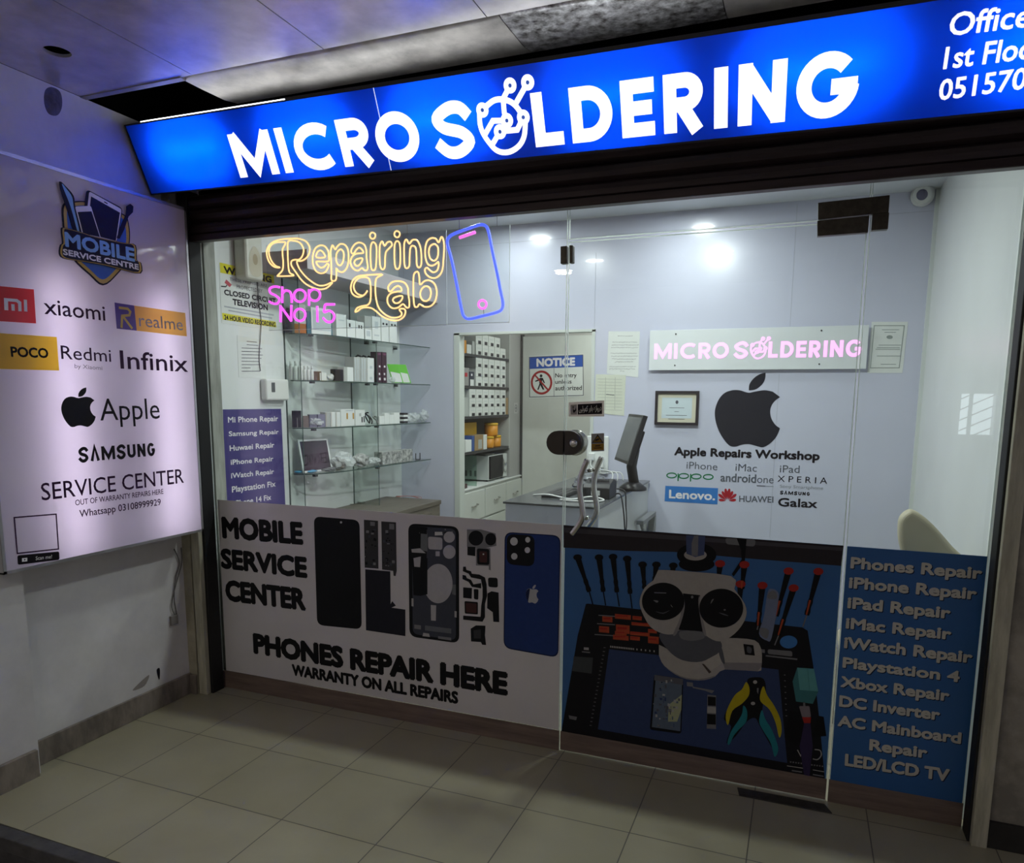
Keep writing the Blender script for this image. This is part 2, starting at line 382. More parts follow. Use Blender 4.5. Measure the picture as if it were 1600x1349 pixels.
pr = [(-0.528, 2.888), (-0.50, 2.884), (-0.40, 2.885), (-0.28, 2.889), (-0.20, 2.903), (-0.14, 2.935), (-0.105, 2.99), (-0.09, 3.1)]
PEEL = mat('peeling_silver_paint', (0.07, 0.055, 0.05), 0.35, metal=0.55, col2=(0.95, 0.95, 0.97), vscale=26, bump=0.4)
for n, (a, b_, mt_) in enumerate([(-2.44, -1.03, SOFFIT_M), (-1.026, -0.31, PEEL), (-0.306, 2.6, SOFFIT_M)]):
    k = MB(); nn = len(pr)
    k.add([(a, y, z) for y, z in pr] + [(b_, y, z) for y, z in pr], [(i, i + 1, nn + i + 1, nn + i) for i in range(nn - 1)], None, True)
    o = k.build('trim_%d' % (n + 2), mt_); sl = o.modifiers.new('sheet', 'SOLIDIFY'); sl.thickness = 0.004; struct(o)
struct(MB().box((-3.0, -0.535, CZ - 0.004), (-2.43, -0.505, CZ + 0.02)).build('trim_5', mat('angle_strip', (0.30, 0.28, 0.28), 0.4, vary=0.2)))

# shop shell
YB = 2.0; XL = -2.915; XR = 0.69; SZ = 2.82
struct(MB().box((-3.05, 0.02, 0), (XL, YB, 2.9)).build('wall_shop_left', INNER_WHITE))
struct(MB().box((XR, 0.02, 0), (0.76, YB + 0.08, 2.9)).build('wall_shop_right', INNER_WHITE))
wb = MB(); wb.box((-3.05, YB, 0), (-2.443, YB + 0.06, 2.9), LILAC); wb.box((-1.355, YB, 0), (XR, YB + 0.06, 2.9), LILAC); wb.box((-2.443, YB, 2.068), (-1.355, YB + 0.06, 2.9), LILAC)
SEAM = mat('panel_joint', (0.42, 0.44, 0.52), 0.4)
for px, y0, y1 in ((697, 345, 470), (630, 350, 440), (930, 395, 515), (1210, 585, 840), (1240, 320, 510)):
    a, b_ = on(1, YB, (px, y0)), on(1, YB, (px, y1)); x = (a.x + b_.x) / 2; wb.box((x - .0015, YB - .0008, min(a.z, b_.z)), (x + .0015, YB, max(a.z, b_.z)), SEAM)
wb.box((-3.05, YB - 0.001, 2.70), (XR, YB, 2.703), SEAM)
struct(wb.build('wall_back'))
struct(MB().box((-3.05, 0.0, SZ), (0.76, YB + 0.06, 2.9)).build('ceiling_shop', mat('shop_ceiling', (0.72, 0.75, 0.78), 0.4, vary=0.03)))
struct(MB().box((XR - 0.012, 0.06, 0), (XR, 0.085, SZ)).build('trim_6', mat('joint_strip', (0.85, 0.9, 0.85), 0.3)))
struct(MB().box((XR - 0.02, YB - 0.02, 0), (XR, YB, SZ)).build('trim_7', mat('corner_bead', (0.70, 0.74, 0.72), 0.4)))
struct(MB().box((XL, 0.03, 0), (XL + 0.012, 0.105, 2.8)).build('trim_8', mat('wall_channel', (0.33, 0.34, 0.30), 0.5, vary=0.25, stretch=(3, 3, 0.5))))
jm = MB(); jm.box((-2.445, YB - 0.006, 0), (-2.40, YB + 0.08, 2.075)); jm.box((-1.375, YB - 0.006, 0), (-1.352, YB + 0.08, 2.075)); jm.box((-2.445, YB - 0.006, 2.062), (-1.352, YB + 0.08, 2.08))
struct(jm.build('trim_9', mat('casing_paint', (0.62, 0.66, 0.62), 0.4)))
# rack room behind the opening
rr = MB(); rr.box((-3.05, 3.46, 0), (-0.9, 3.52, 2.7)); rr.box((-3.05, YB + .06, 0), (-2.98, 3.46, 2.7)); rr.box((-0.97, YB + .06, 0), (-0.9, 3.46, 2.7))
struct(rr.build('wall_rack_room', mat('rack_room_paint', (0.46, 0.45, 0.43), 0.6, vary=0.05)))
struct(MB().box((-3.05, YB + .06, 2.62), (-0.9, 3.52, 2.7)).build('ceiling_rack_room', INNER_WHITE))

# ================================================================== SHOP FRONT GLAZING (glass plane y = 0)
GLASS = glass_mat('clear_glass', (0.965, 0.985, 0.975), 1.5)
EDGE = film_mat('polished_glass_edge', (0.90, 0.96, 0.92), 0.75, through=(0.92, 0.98, 0.94))
STEEL = mat('brushed_steel', (0.66, 0.65, 0.63), 0.16, metal=1.0)
PATCH = mat('patch_fitting_bronze', (0.06, 0.052, 0.04), 0.38, metal=0.6, vary=0.25, vscale=30)
GB = 0.008
def pane(name, x0, x1, z0, z1, label, cat, edges='lrtb', strip=True):
    r = snode(name, ((x0 + x1) / 2, 0, z0), label, cat)
    MB().box((x0 + .003, 0, z0 + .003), (x1 - .003, GB, z1 - .003)).build('glass', GLASS, r)
    e = MB()
    if 'l' in edges: e.box((x0, 0.0005, z0), (x0 + .003, GB - .0005, z1))
    if 'r' in edges: e.box((x1 - .003, 0.0005, z0), (x1, GB - .0005, z1))
    if 't' in edges: e.box((x0, 0.0005, z1 - .003), (x1, GB - .0005, z1))
    if 'b' in edges: e.box((x0, 0.0005, z0), (x1, GB - .0005, z0 + .003))
    e.build('glass_edge', EDGE, r)
    if strip: sub(r, 'kick_strip', (x0, -0.004, z0), (x1, -0.0002, 0.095), BROWN)
    return r
win1 = pane('window_1', -2.918, -0.936, 0.0, 2.40, 'wide fixed shop window pane', 'window')
win2 = pane('window_2', -0.930, 0.196, 2.252, 2.40, 'glass transom above the door', 'window', strip=False)
door1 = pane('door_1', -0.930, 0.192, 0.006, 2.243, 'frameless glass shop door', 'door')
win3 = pane('window_3', 0.200, 0.668, 0.0, 2.40, 'narrow fixed pane beside the door', 'window')
# patch fittings, lock, handle
def plate(name, pts, th, mt, parent, y=-0.012):
    a = [FAC.at(p) for p in pts]; return MB().prism([(u, y, v) for u, v in a], (0, th, 0)).build(name, mt, parent, bevel=0.002)
f1 = MB(); f1.prism([(u, -.012, v) for u, v in [FAC.at(p) for p in ((1278, 318), (1390, 306), (1388, 333), (1278, 344))]], (0, .03, 0)); f1.build('patch_fitting', PATCH, win2, bevel=.002)
f2 = MB(); f2.prism([(u, -.012, v) for u, v in [FAC.at(p) for p in ((1277, 346), (1358, 338), (1356, 364), (1277, 370))]], (0, .03, 0)); f2.build('patch_fitting', PATCH, door1, bevel=.002)
plate('patch_fitting', ((1363, 335), (1389, 333), (1387, 359), (1361, 361)), .03, PATCH, win3)
plate('stop_clip', ((877, 386), (887, 385), (887, 412), (877, 413)), .03, PATCH, win1)
plate('stop_clip', ((891, 384), (896, 384), (896, 411), (891, 412)), .03, PATCH, door1)
L0, L1 = FAC.at((886, 692)), FAC.at((858, 692))
def half_round(c, hw, r, sgn):
    return [(c[0], -0.02, c[1] - r), (c[0] + sgn * (hw - r), -0.02, c[1] - r)] + [(c[0] + sgn * (hw - r + r * math.sin(t * math.pi / 10)), -0.02, c[1] - r * math.cos(t * math.pi / 10)) for t in range(1, 10)] + [(c[0] + sgn * (hw - r), -0.02, c[1] + r), (c[0], -0.02, c[1] + r)]
LOCKM = mat('lock_case', (0.05, 0.042, 0.036), 0.35, metal=0.5)
lk = MB().prism(half_round((-0.9335, L0[1]), 0.078, 0.052, -1), (0, .036, 0)).build('lock_keeper', LOCKM, win1, bevel=.003)
lk = MB().prism(half_round((-0.9295, L0[1]), 0.078, 0.052, 1), (0, .036, 0)).build('lock_case', LOCKM, door1, bevel=.003)
MB().lathe((-0.888, -0.019, L0[1]), [(0.019, 0), (0.019, .006), (0.012, .012), (0.004, .013)], axis=(0, -1, 0)).build('key_cylinder', STEEL, lk)
MB().lathe((-0.892, 0.016, L0[1]), [(0.056, 0), (0.056, .012), (0.05, .016)], axis=(0, 1, 0)).build('lock_back', STEEL, lk)
def s_handle(pts, y, name):
    path = [Vector((FAC.at(p)[0], y, FAC.at(p)[1])) for p in smooth(pts, False, 6)]
    return MB().tube(path, 0.0125, None, 12)
hp = [(923, 717), (914, 740), (911, 765), (915, 790), (915, 806), (908, 820), (899, 832)]
hd = s_handle(hp, -0.052, 'pull').build('pull_handle', STEEL, door1)
for p in ((917, 736), (912, 811)):
    u = FAC.at(p); MB().lathe((u[0], -0.046, u[1]), [(0.008, 0), (0.008, 0.05)], axis=(0, 1, 0)).build('standoff', STEEL, hd)
hd2 = s_handle([(x + 11, y - 1) for x, y in hp], 0.062, 'pull').build('pull_handle', STEEL, door1)
for p in ((917, 736), (912, 811)):
    u = FAC.at((p[0] + 3, p[1])); MB().lathe((u[0], 0.008, u[1]), [(0.008, 0), (0.008, 0.048)], axis=(0, 1, 0)).build('standoff', STEEL, hd2)
fp = MB(); q = [onz(0.0, *p) for p in ((1152, 1232), (1288, 1258), (1300, 1272), (1155, 1244))]
tag(MB().prism(q, (0, 0, 0.004)).build('floor_spring_plate', mat('pivot_plate', (0.03, 0.028, 0.026), 0.6, vary=0.4, vscale=30), None, q[0]), 'worn black pivot plate set in the floor under the glass door', 'door plate')
# shutter rails and the rolled shutter
for k, (x0, x1, xa, xb) in enumerate(((-2.940, -2.887, -2.932, -2.872), (0.676, 0.726, 0.668, 0.700))):
    r = MB(); r.box((x0, -0.127, 0), (x1, -0.098, 2.36), RAIL); r.box((xa, -0.098, 0), (xb, -0.02, 2.6), BLACK)  # black box fills the groove behind each rail
    struct(r.build('trim_%d' % (10 + k), bevel=0.003))
sh = thing('roller_shutter', 'dark maroon steel roller shutter rolled up behind the lit blue sign', 'shutter', (-1.1, -0.07, 2.36))
SHM = mat('shutter_steel', (0.040, 0.026, 0.028), 0.42, metal=0.35, vary=0.3, vscale=6, stretch=(0.4, 1, 5))
cu = MB(); prof = []; z = 2.385
while z < 2.54:
    prof += [(-0.066, z), (-0.083, z + .012), (-0.088, z + .030), (-0.083, z + .048), (-0.066, z + .060), (-0.060, z + .062)]; z += .066
n = len(prof); cu.add([(-2.872, y, zz) for y, zz in prof] + [(0.70, y, zz) for y, zz in prof], [(i, i + 1, n + i + 1, n + i) for i in range(n - 1)], None, False)
o = cu.build('curtain', SHM, sh); sl = o.modifiers.new('sheet', 'SOLIDIFY'); sl.thickness = 0.002
sub(sh, 'bottom_bar', (-2.872, -0.092, 2.356), (0.70, -0.045, 2.388), SHM, .004)

# ================================================================== LIT SHOP SIGN
B0 = on(1, -0.20, (237, 303)); su = Vector((0.99759, -0.05814, -0.03787)).normalized(); sv = Vector((-0.01367, -0.42668, 0.9043)); sv = (sv - su * sv.dot(su)).normalized()
SH = Plane(B0, su, sv).at((198, 197))[1]
SIGN = Plane(B0, su, sv); SW = SIGN.at((1600, 178))[0] + 0.50
sign = thing('illuminated_sign', 'long backlit blue shop sign with white lettering above the shop front', 'shop sign', tuple(B0))
def on_sign(u0, u1, v0, v1, h0, h1, mt=None, mb=None):
    c = SIGN.P(((u0 + u1) / 2, (v0 + v1) / 2), (h0 + h1) / 2); mb = mb or MB()
    return mb.obox(c, SIGN.u * ((u1 - u0) / 2), SIGN.v * ((v1 - v0) / 2), SIGN.n * ((h1 - h0) / 2), mt)
SIGN_BLUE = film_mat('sign_blue_film', (0.004, 0.025, 0.16), 0.72, through=(0.006, 0.22, 0.80))
BOXIN = mat('sign_box_inside', (0.80, 0.82, 0.85), 0.6)
TINB = mat('sign_box_tin', (0.02, 0.02, 0.03), 0.5)
useam = SIGN.at((598, 205))[0]
on_sign(0, useam - .0015, 0, SH, -0.002, 0, SIGN_BLUE).build('face_sheet', None, sign)
on_sign(useam + .0015, SW, 0, SH, -0.002, 0, SIGN_BLUE).build('face_sheet', None, sign)
on_sign(useam - .0015, useam + .0015, 0, SH, -0.002, 0.0005, glow('joint_gap', (0.8, 0.9, 1), 0.9)).build('joint_strip', None, sign)
bx = MB()
on_sign(-.006, SW + .006, -.006, 0, -0.092, 0.003, TINB, bx); on_sign(-.006, SW + .006, SH, SH + .006, -0.092, 0.003, TINB, bx)
on_sign(-.006, 0, 0, SH, -0.092, 0.003, TINB, bx); on_sign(SW, SW + .006, 0, SH, -0.092, 0.003, TINB, bx)
on_sign(-.006, SW + .006, -.006, SH + .006, -0.095, -0.092, TINB, bx); on_sign(0.004, SW - .004, 0.002, SH - .002, -0.091, -0.088, BOXIN, bx)
bx.build('box', None, sign)
on_sign(0.10, 0.95, SH + .0062, SH + .0098, -0.05, -0.002, glow('sign_top_glow', (0.93, 0.97, 1.0), 4.0)).build('top_glow_strip', None, sign)  # glowing strip for the light leaking at the visible top gap
on_sign(0.95, SW - .1, SH + .0062, SH + .0072, -0.085, -0.045, glow('sign_top_glow', (0, 0, 0), 0)).build('top_glow_strip', None, sign)  # added hidden glowing strip that brightens the soffit, not a real gap
on_sign(0.951, SW, SH + .0061, SH + .0135, -0.002, 0.003, TINB).build('top_lip', None, sign)  # lip added to keep the hidden glowing strip out of view
def lamp_on(name, pl, u, v, h, lu, lv, power, col):
    d = bpy.data.lights.new(name, 'AREA'); d.shape = 'RECTANGLE'; d.size, d.size_y, d.energy, d.color = lu, lv, power, col
    o = bpy.data.objects.new(name, d); COL.objects.link(o); M = Matrix.Identity(4); z = -pl.n; p = pl.P((u, v), h)
    for i in range(3): M[i][0], M[i][1], M[i][2], M[i][3] = pl.u[i], -pl.v[i], z[i], p[i]
    o.matrix_world = M; return o
for k in range(6):
    lamp_on('sign_tube', SIGN, 0.34 + 0.66 * k, SH * 0.56, -0.05, 0.32, 0.018, 27.0, (0.80, 0.93, 1.0))
# block letters built from strokes of one weight
def arc(cx, cy, rx, ry, a0, a1, n=22):
    q = ell(cx, cy, rx, ry, n, a0, a1); return q + q[:2] if a1 - a0 == 360 else q
def glyph(ch, W, t):
    h = t / 2; mx = W - h; q = 0.5
    if ch == 'M': return [[(h, 0), (h, 1)], [(mx, 0), (mx, 1)], [(h, .97), (W / 2, .18), (mx, .97)]]
    if ch == 'I': return [[(W / 2, 0), (W / 2, 1)]]
    if ch == 'C': return [arc(W * .56, .5, W * .56 - h, .5 - h + .015, 48, 312)]
    if ch == 'O': return [arc(W / 2, .5, W / 2 - h, .515 - h, 0, 360, 40)]
    if ch == 'G': return [arc(W / 2, .5, W / 2 - h, .515 - h, 42, 358, 34), [(W - h * .2, .5 - h * .25), (W * .56, .5 - h * .25)]]
    if ch == 'S': return [smooth([(W * .93, .73), (W * .74, .91), (W * .45, .925), (h * 1.0, .76), (W * .27, .57), (W * .70, .44), (mx, .25), (W * .60, .075), (W * .30, .085), (W * .04, .29)], False, 5)]
    if ch == 'L': return [[(h, 1), (h, 0)], [(0, h), (W, h)]]
    if ch == 'D': return [[(h, 0), (h, 1)], [(h, 1 - h)] + arc(W * .42, .5, W * .58 - h, .5 - h, 90, -90, 20) + [(h, h)]]
    if ch == 'E': return [[(h, 0), (h, 1)], [(0, 1 - h), (W, 1 - h)], [(0, .5), (W * .93, .5)], [(0, h), (W, h)]]
    if ch == 'N': return [[(h, 0), (h, 1)], [(mx, 0), (mx, 1)], [(h, .93), (mx, .07)]]
    if ch == 'R': return [[(h, 0), (h, 1)], [(h, 1 - h)] + arc(W * .52, .675, W * .44 - h, .325 - h, 90, -90, 16) + [(h, .35 + h)], [(W * .48, .42), (W - h * 1.05, 0)]]
LETTERS = [('M', (355.9, 213.6), (439.4, 276)), ('I', (424, 206), (465, 272.5)), ('C', (459, 226.5), (526.8, 240)), ('R', (522.6, 190), (589, 259)), ('O', (585.7, 208.5), (656, 217.5)),
           ('S', (682.9, 230), (741.5, 215.6)), ('L', (828.5, 148.5), (882.4, 223)), ('D', (887.7, 137), (956.5, 166.8)), ('E', (967.7, 121.5), (1023.9, 203.5)), ('R', (1035.4, 113.8), (1101, 196.5)),
           ('I', (1114.6, 101.5), (1138.5, 192.5)), ('N', (1154.6, 96), (1231.5, 87)), ('G', (1245, 131), (1344, 114))]
base_v = SIGN.at((450, 275))[1] * .5 + SIGN.at((1156, 191))[1] * .5; top_v = SIGN.at((355.8, 214))[1] * .5 + SIGN.at((1156, 96))[1] * .5
CAPH = top_v - base_v
LOGO_C = lambda x, y: (730 + x / 8.43, 100 + y / 8.43)
def logo_shapes(f, wid, discs, hole, dh):
    """circuit emblem that stands for the second O: f maps tracing coordinates to plane uv"""
    lines = [smooth([(165, 640), (170, 780), (205, 900), (280, 1020), (380, 1130), (490, 1165), (600, 1140), (700, 1060), (755, 940), (768, 780)], False, 4),
             smooth([(250, 560), (350, 482), (450, 465), (560, 490), (640, 550), (700, 630)], False, 4),
             [(567, 283), (480, 450)], [(475, 450), (490, 640), (525, 745)], [(799, 242), (640, 525)], [(525, 745), (340, 748), (225, 950)], [(742, 702), (662, 866), (435, 888)], [(435, 892), (325, 1075)]]
    for l in lines: yield 'line', [f(*p) for p in l]
    for c in ((203, 607), (567, 283), (799, 242), (742, 702), (525, 745), (435, 892)): yield 'disc', f(*c)
WHITE_LIT = glow('sign_letter', (1.0, 1.0, 0.97), 1.25)
HOLEB = mat('emblem_hole_blue', (0.05, 0.12, 0.55), 0.4, emit=(0.04, 0.12, 0.55), es=0.6)
vec = lambda p: Vector(p)
LET = []
for ch, pl_, pr_ in LETTERS:
    # a slanted view: left edges are read at the top of a stem, right edges at its foot, so both are brought to plane units
    u0, u1 = SIGN.at(pl_)[0], SIGN.at(pr_)[0]; LET.append((ch, u0, u1))
    W = (u1 - u0) / CAPH; t = 0.25; pr_i = Print(SIGN, 0.0015)
    for st in glyph(ch, W, t):
        pr_i.line([(u0 + x * CAPH, base_v + y * CAPH) for x, y in st], t * CAPH, WHITE_LIT, 1)
    pr_i.build('letter', sign)
fm = lambda x, y: SIGN.at(LOGO_C(x, y))
lw = abs(SIGN.at((800, 180))[0] - SIGN.at((807.6, 180))[0]); pr_i = Print(SIGN, 0.0015)
for kind, q in logo_shapes(fm, 0, 0, 0, 0):
    if kind == 'line': pr_i.line(q, lw, WHITE_LIT, 1)
    else:
        pr_i.uv(ell(q[0], q[1], lw * 1.3, lw * 1.3), WHITE_LIT, 2); pr_i.uv(ell(q[0], q[1], lw * .36, lw * .36, 14), HOLEB, 3)
pr_i.build('circuit_emblem', sign)
WHITE_SIDE = glow('sign_small_letter', (0.93, 0.96, 1.0), 0.95)
for body, a, b_, t_ in (('Office', (1482, 55.8), (1607, 41), (1481.5, 22)), ('1st Floor', (1474, 107.5), (1634, 88), (1473, 75)), ('051570', (1466.6, 156.4), (1601, 138), (1466.2, 126))):
    lettering(SIGN, sign, body, a, b_, t_, WHITE_SIDE, 0.055, 1, 0.0015)

# ================================================================== LIGHT BOX ON THE SIDE WALL
LX = -2.84; LB = Plane((LX, 0, 0), (0, 1, 0), (0, 0, 1)); LU0, LU1, LV0, LV1 = -1.148, -0.137, 0.905, 2.502
lbx = thing('wall_light_box', 'large white light box with phone brand logos on the side wall', 'light box', (-2.92, -0.64, LV0))
LFILM = film_mat('light_box_film', (0.62, 0.58, 0.66), 0.42, through=(0.84, 0.83, 0.89), rough=0.12)
sub(lbx, 'face_sheet', (LX - .003, LU0 + .006, LV0 + .006), (LX, LU1 - .006, LV1 - .006), LFILM)
TIN = mat('light_box_tin', (0.50, 0.50, 0.52), 0.35, metal=0.7, vary=0.15)
cs = MB()
for lo, hi in (((-3.0, LU0, LV0), (LX + .002, LU0 + .006, LV1)), ((-3.0, LU1 - .006, LV0), (LX + .002, LU1, LV1)), ((-3.0, LU0, LV0), (LX + .002, LU1, LV0 + .006)), ((-3.0, LU0, LV1 - .006), (LX + .002, LU1, LV1))): cs.box(lo, hi, TIN)
for lo, hi in (((LX, LU0, LV0), (LX + .003, LU0 + .012, LV1)), ((LX, LU1 - .012, LV0), (LX + .003, LU1, LV1)), ((LX, LU0, LV0), (LX + .003, LU1, LV0 + .012)), ((LX, LU0, LV1 - .014), (LX + .003, LU1, LV1))): cs.box(lo, hi, TIN)
cs.box((-2.998, LU0 + .006, LV0 + .006), (-2.99, LU1 - .006, LV1 - .006), mat('box_back_white', (0.6, 0.55, 0.62), 0.7))
cs.build('casing', None, lbx)
for p in ((112, 690), (268, 690)):
    u, v = LB.at(p); lamp_on('light_box_tube', LB, u, 1.50, -0.115, 0.14, 1.15, 7.6, (1.0, 0.87, 0.98))
I_BLACK = ink('black', (0.012, 0.010, 0.014)); I_PLUM = ink('plum', (0.035, 0.012, 0.045)); I_RED = film_mat('red_film', (0.62, 0.03, 0.035), 0.7, through=(0.90, 0.05, 0.06)); I_YEL = film_mat('yellow_film', (0.72, 0.42, 0.03), 0.75, through=(0.98, 0.66, 0.04)); I_ORG = film_mat('amber_film', (0.66, 0.36, 0.07), 0.72, through=(0.95, 0.56, 0.10))
I_WHITE = ink('white', (0.82, 0.80, 0.82)); I_GREY = ink('grey', (0.25, 0.24, 0.27)); I_NAVY = ink('navy', (0.015, 0.016, 0.045)); I_VIOLET = ink('violet', (0.13, 0.09, 0.30)); I_SHIELD = ink('shield_blue', (0.06, 0.15, 0.50))
I_SKY = ink('sky', (0.25, 0.48, 0.80)); I_GOLD = ink('gold', (0.55, 0.38, 0.12))
c2 = lambda x, y: (x / 3.967, 220 + y / 3.967)
c3 = lambda x, y: (x / 3.747, 540 + y / 3.747)
def lb_text(body, a, b_, t_, mt_=None, bold=0.0, name='lettering'): return lettering(LB, lbx, body, a, b_, t_, mt_ or I_PLUM, bold, 2, 0.0012, name)
def lb_logo(name, *polys):
    p = Print(LB)
    for pts, mt_, ly in polys: p.px(pts, mt_, ly)
    return p.build(name, lbx)
APPLE = smooth([(805, 235), (850, 225), (930, 213), (1000, 225)], False, 4) + smooth([(1000, 225), (1060, 270)], False, 3)[1:] + smooth([(1060, 270), (1010, 310), (980, 370), (985, 440), (1020, 500), (1060, 530)], False, 4)[1:] + smooth([(1060, 530), (1030, 600), (980, 655), (920, 688), (870, 680), (800, 662), (740, 668), (690, 683), (640, 675), (590, 620), (545, 540), (520, 450), (520, 370), (550, 290), (600, 235), (670, 212), (730, 215), (770, 228), (805, 235)], False, 4)[1:-1]
LEAF = smooth([(800, 215), (805, 165), (840, 115), (890, 80), (940, 67)], False, 4) + smooth([(940, 67), (935, 120), (910, 165), (860, 205), (800, 215)], False, 4)[1:-1]
def fruit(P, x0, y0, x1, y1, mt_, ly=2):
    """bitten-fruit emblem fitted between two opposite uv corners (whole height with leaf)"""
    for sh_ in (APPLE, LEAF):
        P.uv([(x0 + (x - 518) / 542 * (x1 - x0), y1 - (y - 67) / 621 * (y1 - y0)) for x, y in sh_], mt_, ly)
    return P
lb_logo('red_logo_tile', ([c2(-20, 900), c2(208, 922), c2(222, 1133), c2(-20, 1118)], I_RED, 1),
        ([c2(22, 975), c2(105, 982), c2(130, 1000), c2(132, 1058), c2(112, 1057), c2(110, 1010), c2(98, 1000), c2(48, 996), c2(50, 1052), c2(25, 1050)], I_WHITE, 2), ([c2(67, 1012), c2(88, 1014), c2(90, 1055), c2(70, 1053)], I_WHITE, 2), ([c2(145, 985), c2(165, 987), c2(168, 1060), c2(148, 1058)], I_WHITE, 2))
lb_text('xiaomi', c2(275, 1073), c2(652, 1116), c2(280, 975), I_PLUM, 0.02)
lb_logo('amber_logo_tile', ([c2(708, 1003), c2(830, 1022), c2(846, 1178), c2(722, 1165)], I_VIOLET, 1), ([c2(830, 1022), c2(1147, 1068), c2(1157, 1213), c2(846, 1178)], I_ORG, 1))
rp_ = Print(LB)
rp_.pline([c2(735, 1035), c2(790, 1042), c2(806, 1060), c2(800, 1082), c2(755, 1086), c2(752, 1160)], 0.011, I_GOLD, 2); rp_.pline([c2(760, 1088), c2(818, 1165)], 0.011, I_GOLD, 2)
rp_.build('letter_mark', lbx)
lb_text('realme', c2(862, 1150), c2(1133, 1176), c2(857, 1072), I_GREY, 0.0)
lb_logo('yellow_logo_tile', ([c2(-20, 1192), c2(350, 1217), c3(345, 147), c3(-20, 137)], I_YEL, 1))
lb_text('POCO', c3(66, 64), c3(281, 72), c3(66, 9), I_BLACK, 0.10)
lb_text('Redmi', c3(358, 78), c3(650, 96), c3(355, 0), I_PLUM, 0.01)
lb_text('by Xiaomi', c3(435, 132), c3(597, 144), c3(435, 108), I_GREY, 0.0)
lb_text('Infinix', c3(706, 134), c3(1098, 154), c3(706, 30), I_PLUM, 0.03)
p = Print(LB); a, b_ = LB.at(c3(366, 482)), LB.at(c3(546, 247)); fruit(p, a[0], a[1], b_[0], b_[1], I_BLACK); p.build('fruit_logo', lbx)
lb_text('Apple', c3(586, 440), c3(935, 428), c3(587, 312), I_BLACK, 0.0)
# wide block capitals
def blocks(P, body, a, b_, t_, mt_, wt=0.23, gap=0.16, ly=2):
    A, B, T = Vector(a), Vector(b_), Vector(t_); H = abs((T - A).y); WID = {'M': 1.1, 'I': wt, 'W': 1.2, 'S': .72}; ws = [WID.get(c, .72 if c != ' ' else .3) for c in body]
    k = (B - A).length / H / (sum(ws) + gap * (len(ws) - 1)); x = 0
    for c, wd in zip(body, ws):
        if c != ' ':
            if c == 'A': sts = [[(wt * .45, 0), (wd / 2, 1), (wd - wt * .45, 0)]]
            elif c == 'U': sts = [[(wt / 2, 1), (wt / 2, .3)] + arc(wd / 2, .35, wd / 2 - wt / 2, .35 - wt / 2, 180, 360, 12) + [(wd - wt / 2, 1)]]
            else: sts = glyph(c, wd, wt)
            for st in sts: P.line([tuple(A + (B - A).normalized() * ((x + q[0]) * k * H) + Vector((0, q[1] * H))) for q in st], wt * H * (k + 1) / 2, mt_, ly)
        x += wd + gap
    return P
blocks(Print(LB), 'SAMSUNG', LB.at(c3(462, 684)), LB.at(c3(908, 645)), LB.at(c3(462, 600)), I_BLACK).build('lettering', lbx)
lb_text('SERVICE CENTER', c3(244, 908), c3(1075, 803), c3(244, 808), I_PLUM, 0.015)
lb_text('OUT OF WARRANTY REPAIRS HERE', c3(440, 937), c3(955, 868), c3(440, 905), I_PLUM, 0.02)
lb_text('Whatsapp 03108999929', c3(465, 1006), c3(940, 934), c3(465, 965), I_PLUM, 0.03)
# frame of the scan square (the code itself is left out) and the black tab under it
p = Print(LB); p.pline([c3(82, 1008), c3(327, 988), c3(341, 1192), c3(100, 1218)], 0.0055, I_PLUM, 1, True); p.build('scan_frame', lbx)
lb_logo('scan_tab', (rrect([c3(100, 1230), c3(345, 1206), c3(347, 1255), c3(103, 1285)], 3), I_BLACK, 1), ([c3(127, 1246), c3(158, 1243), c3(158, 1264), c3(127, 1267)], I_WHITE, 2), ([c3(139, 1249), c3(150, 1254), c3(139, 1261)], I_BLACK, 3))
lb_text('Scan me!', c3(207, 1257), c3(302, 1246), c3(207, 1236), I_WHITE, 0.0)
# shield badge, a raised cut-out
c4 = lambda x, y: (80 + x / 7.493, 280 + y / 7.493)
bd = thing('shield_badge', 'raised shield badge with a tablet, a phone and tools on the white light box', 'badge', tuple(LB.P(LB.at((150, 440)), 0)))
def bprism(pts, h0, h1, mt_, name, par):
    P = [LB.P(LB.at(c4(*q)), h0) for q in pts]; return MB().prism(P, LB.n * (h1 - h0)).build(name, mt_, par)
shield = smooth([(130, 300), (250, 262), (400, 262), (620, 330), (850, 420), (900, 540), (910, 720), (870, 960), (760, 1120), (600, 1245), (440, 1120), (260, 950), (160, 760), (128, 520)], True, 4)
def shrink(pts, k, cx=520, cy=700): return [(cx + (x - cx) * k, cy + (y - cy) * k) for x, y in pts]
bprism(shield, .001, .006, I_NAVY, 'shield_rim', bd); bprism(shrink(shield, .965), .006, .007, I_GOLD, 'shield_band', bd); bprism(shrink(shield, .875), .007, .008, I_SHIELD, 'shield_field', bd)
bprism(rrect([(395, 120), (820, 345), (745, 760), (330, 700)], 50), .008, .010, I_NAVY, 'tablet_outline', bd); bprism(rrect([(425, 145), (805, 355), (745, 735), (370, 640)], 28), .010, .0105, I_WHITE, 'tablet_bezel', bd); bprism([(445, 205), (783, 395), (735, 725), (400, 640)], .0105, .011, I_NAVY, 'tablet_screen', bd)
bprism(rrect([(255, 325), (440, 315), (560, 700), (345, 660)], 20), .011, .012, I_WHITE, 'phone_bezel', bd); bprism([(285, 388), (447, 380), (545, 680), (350, 640)], .012, .0125, I_NAVY, 'phone_screen', bd)
bprism([(600, 262), (638, 285), (638, 298), (598, 275)], .0108, .0112, I_NAVY, 'tablet_speaker', bd)
bprism(smooth([(75, 30), (160, 100), (240, 200), (260, 330), (330, 640), (240, 600), (180, 400), (110, 200)], True, 3), .008, .0115, I_NAVY, 'pry_tool', bd)
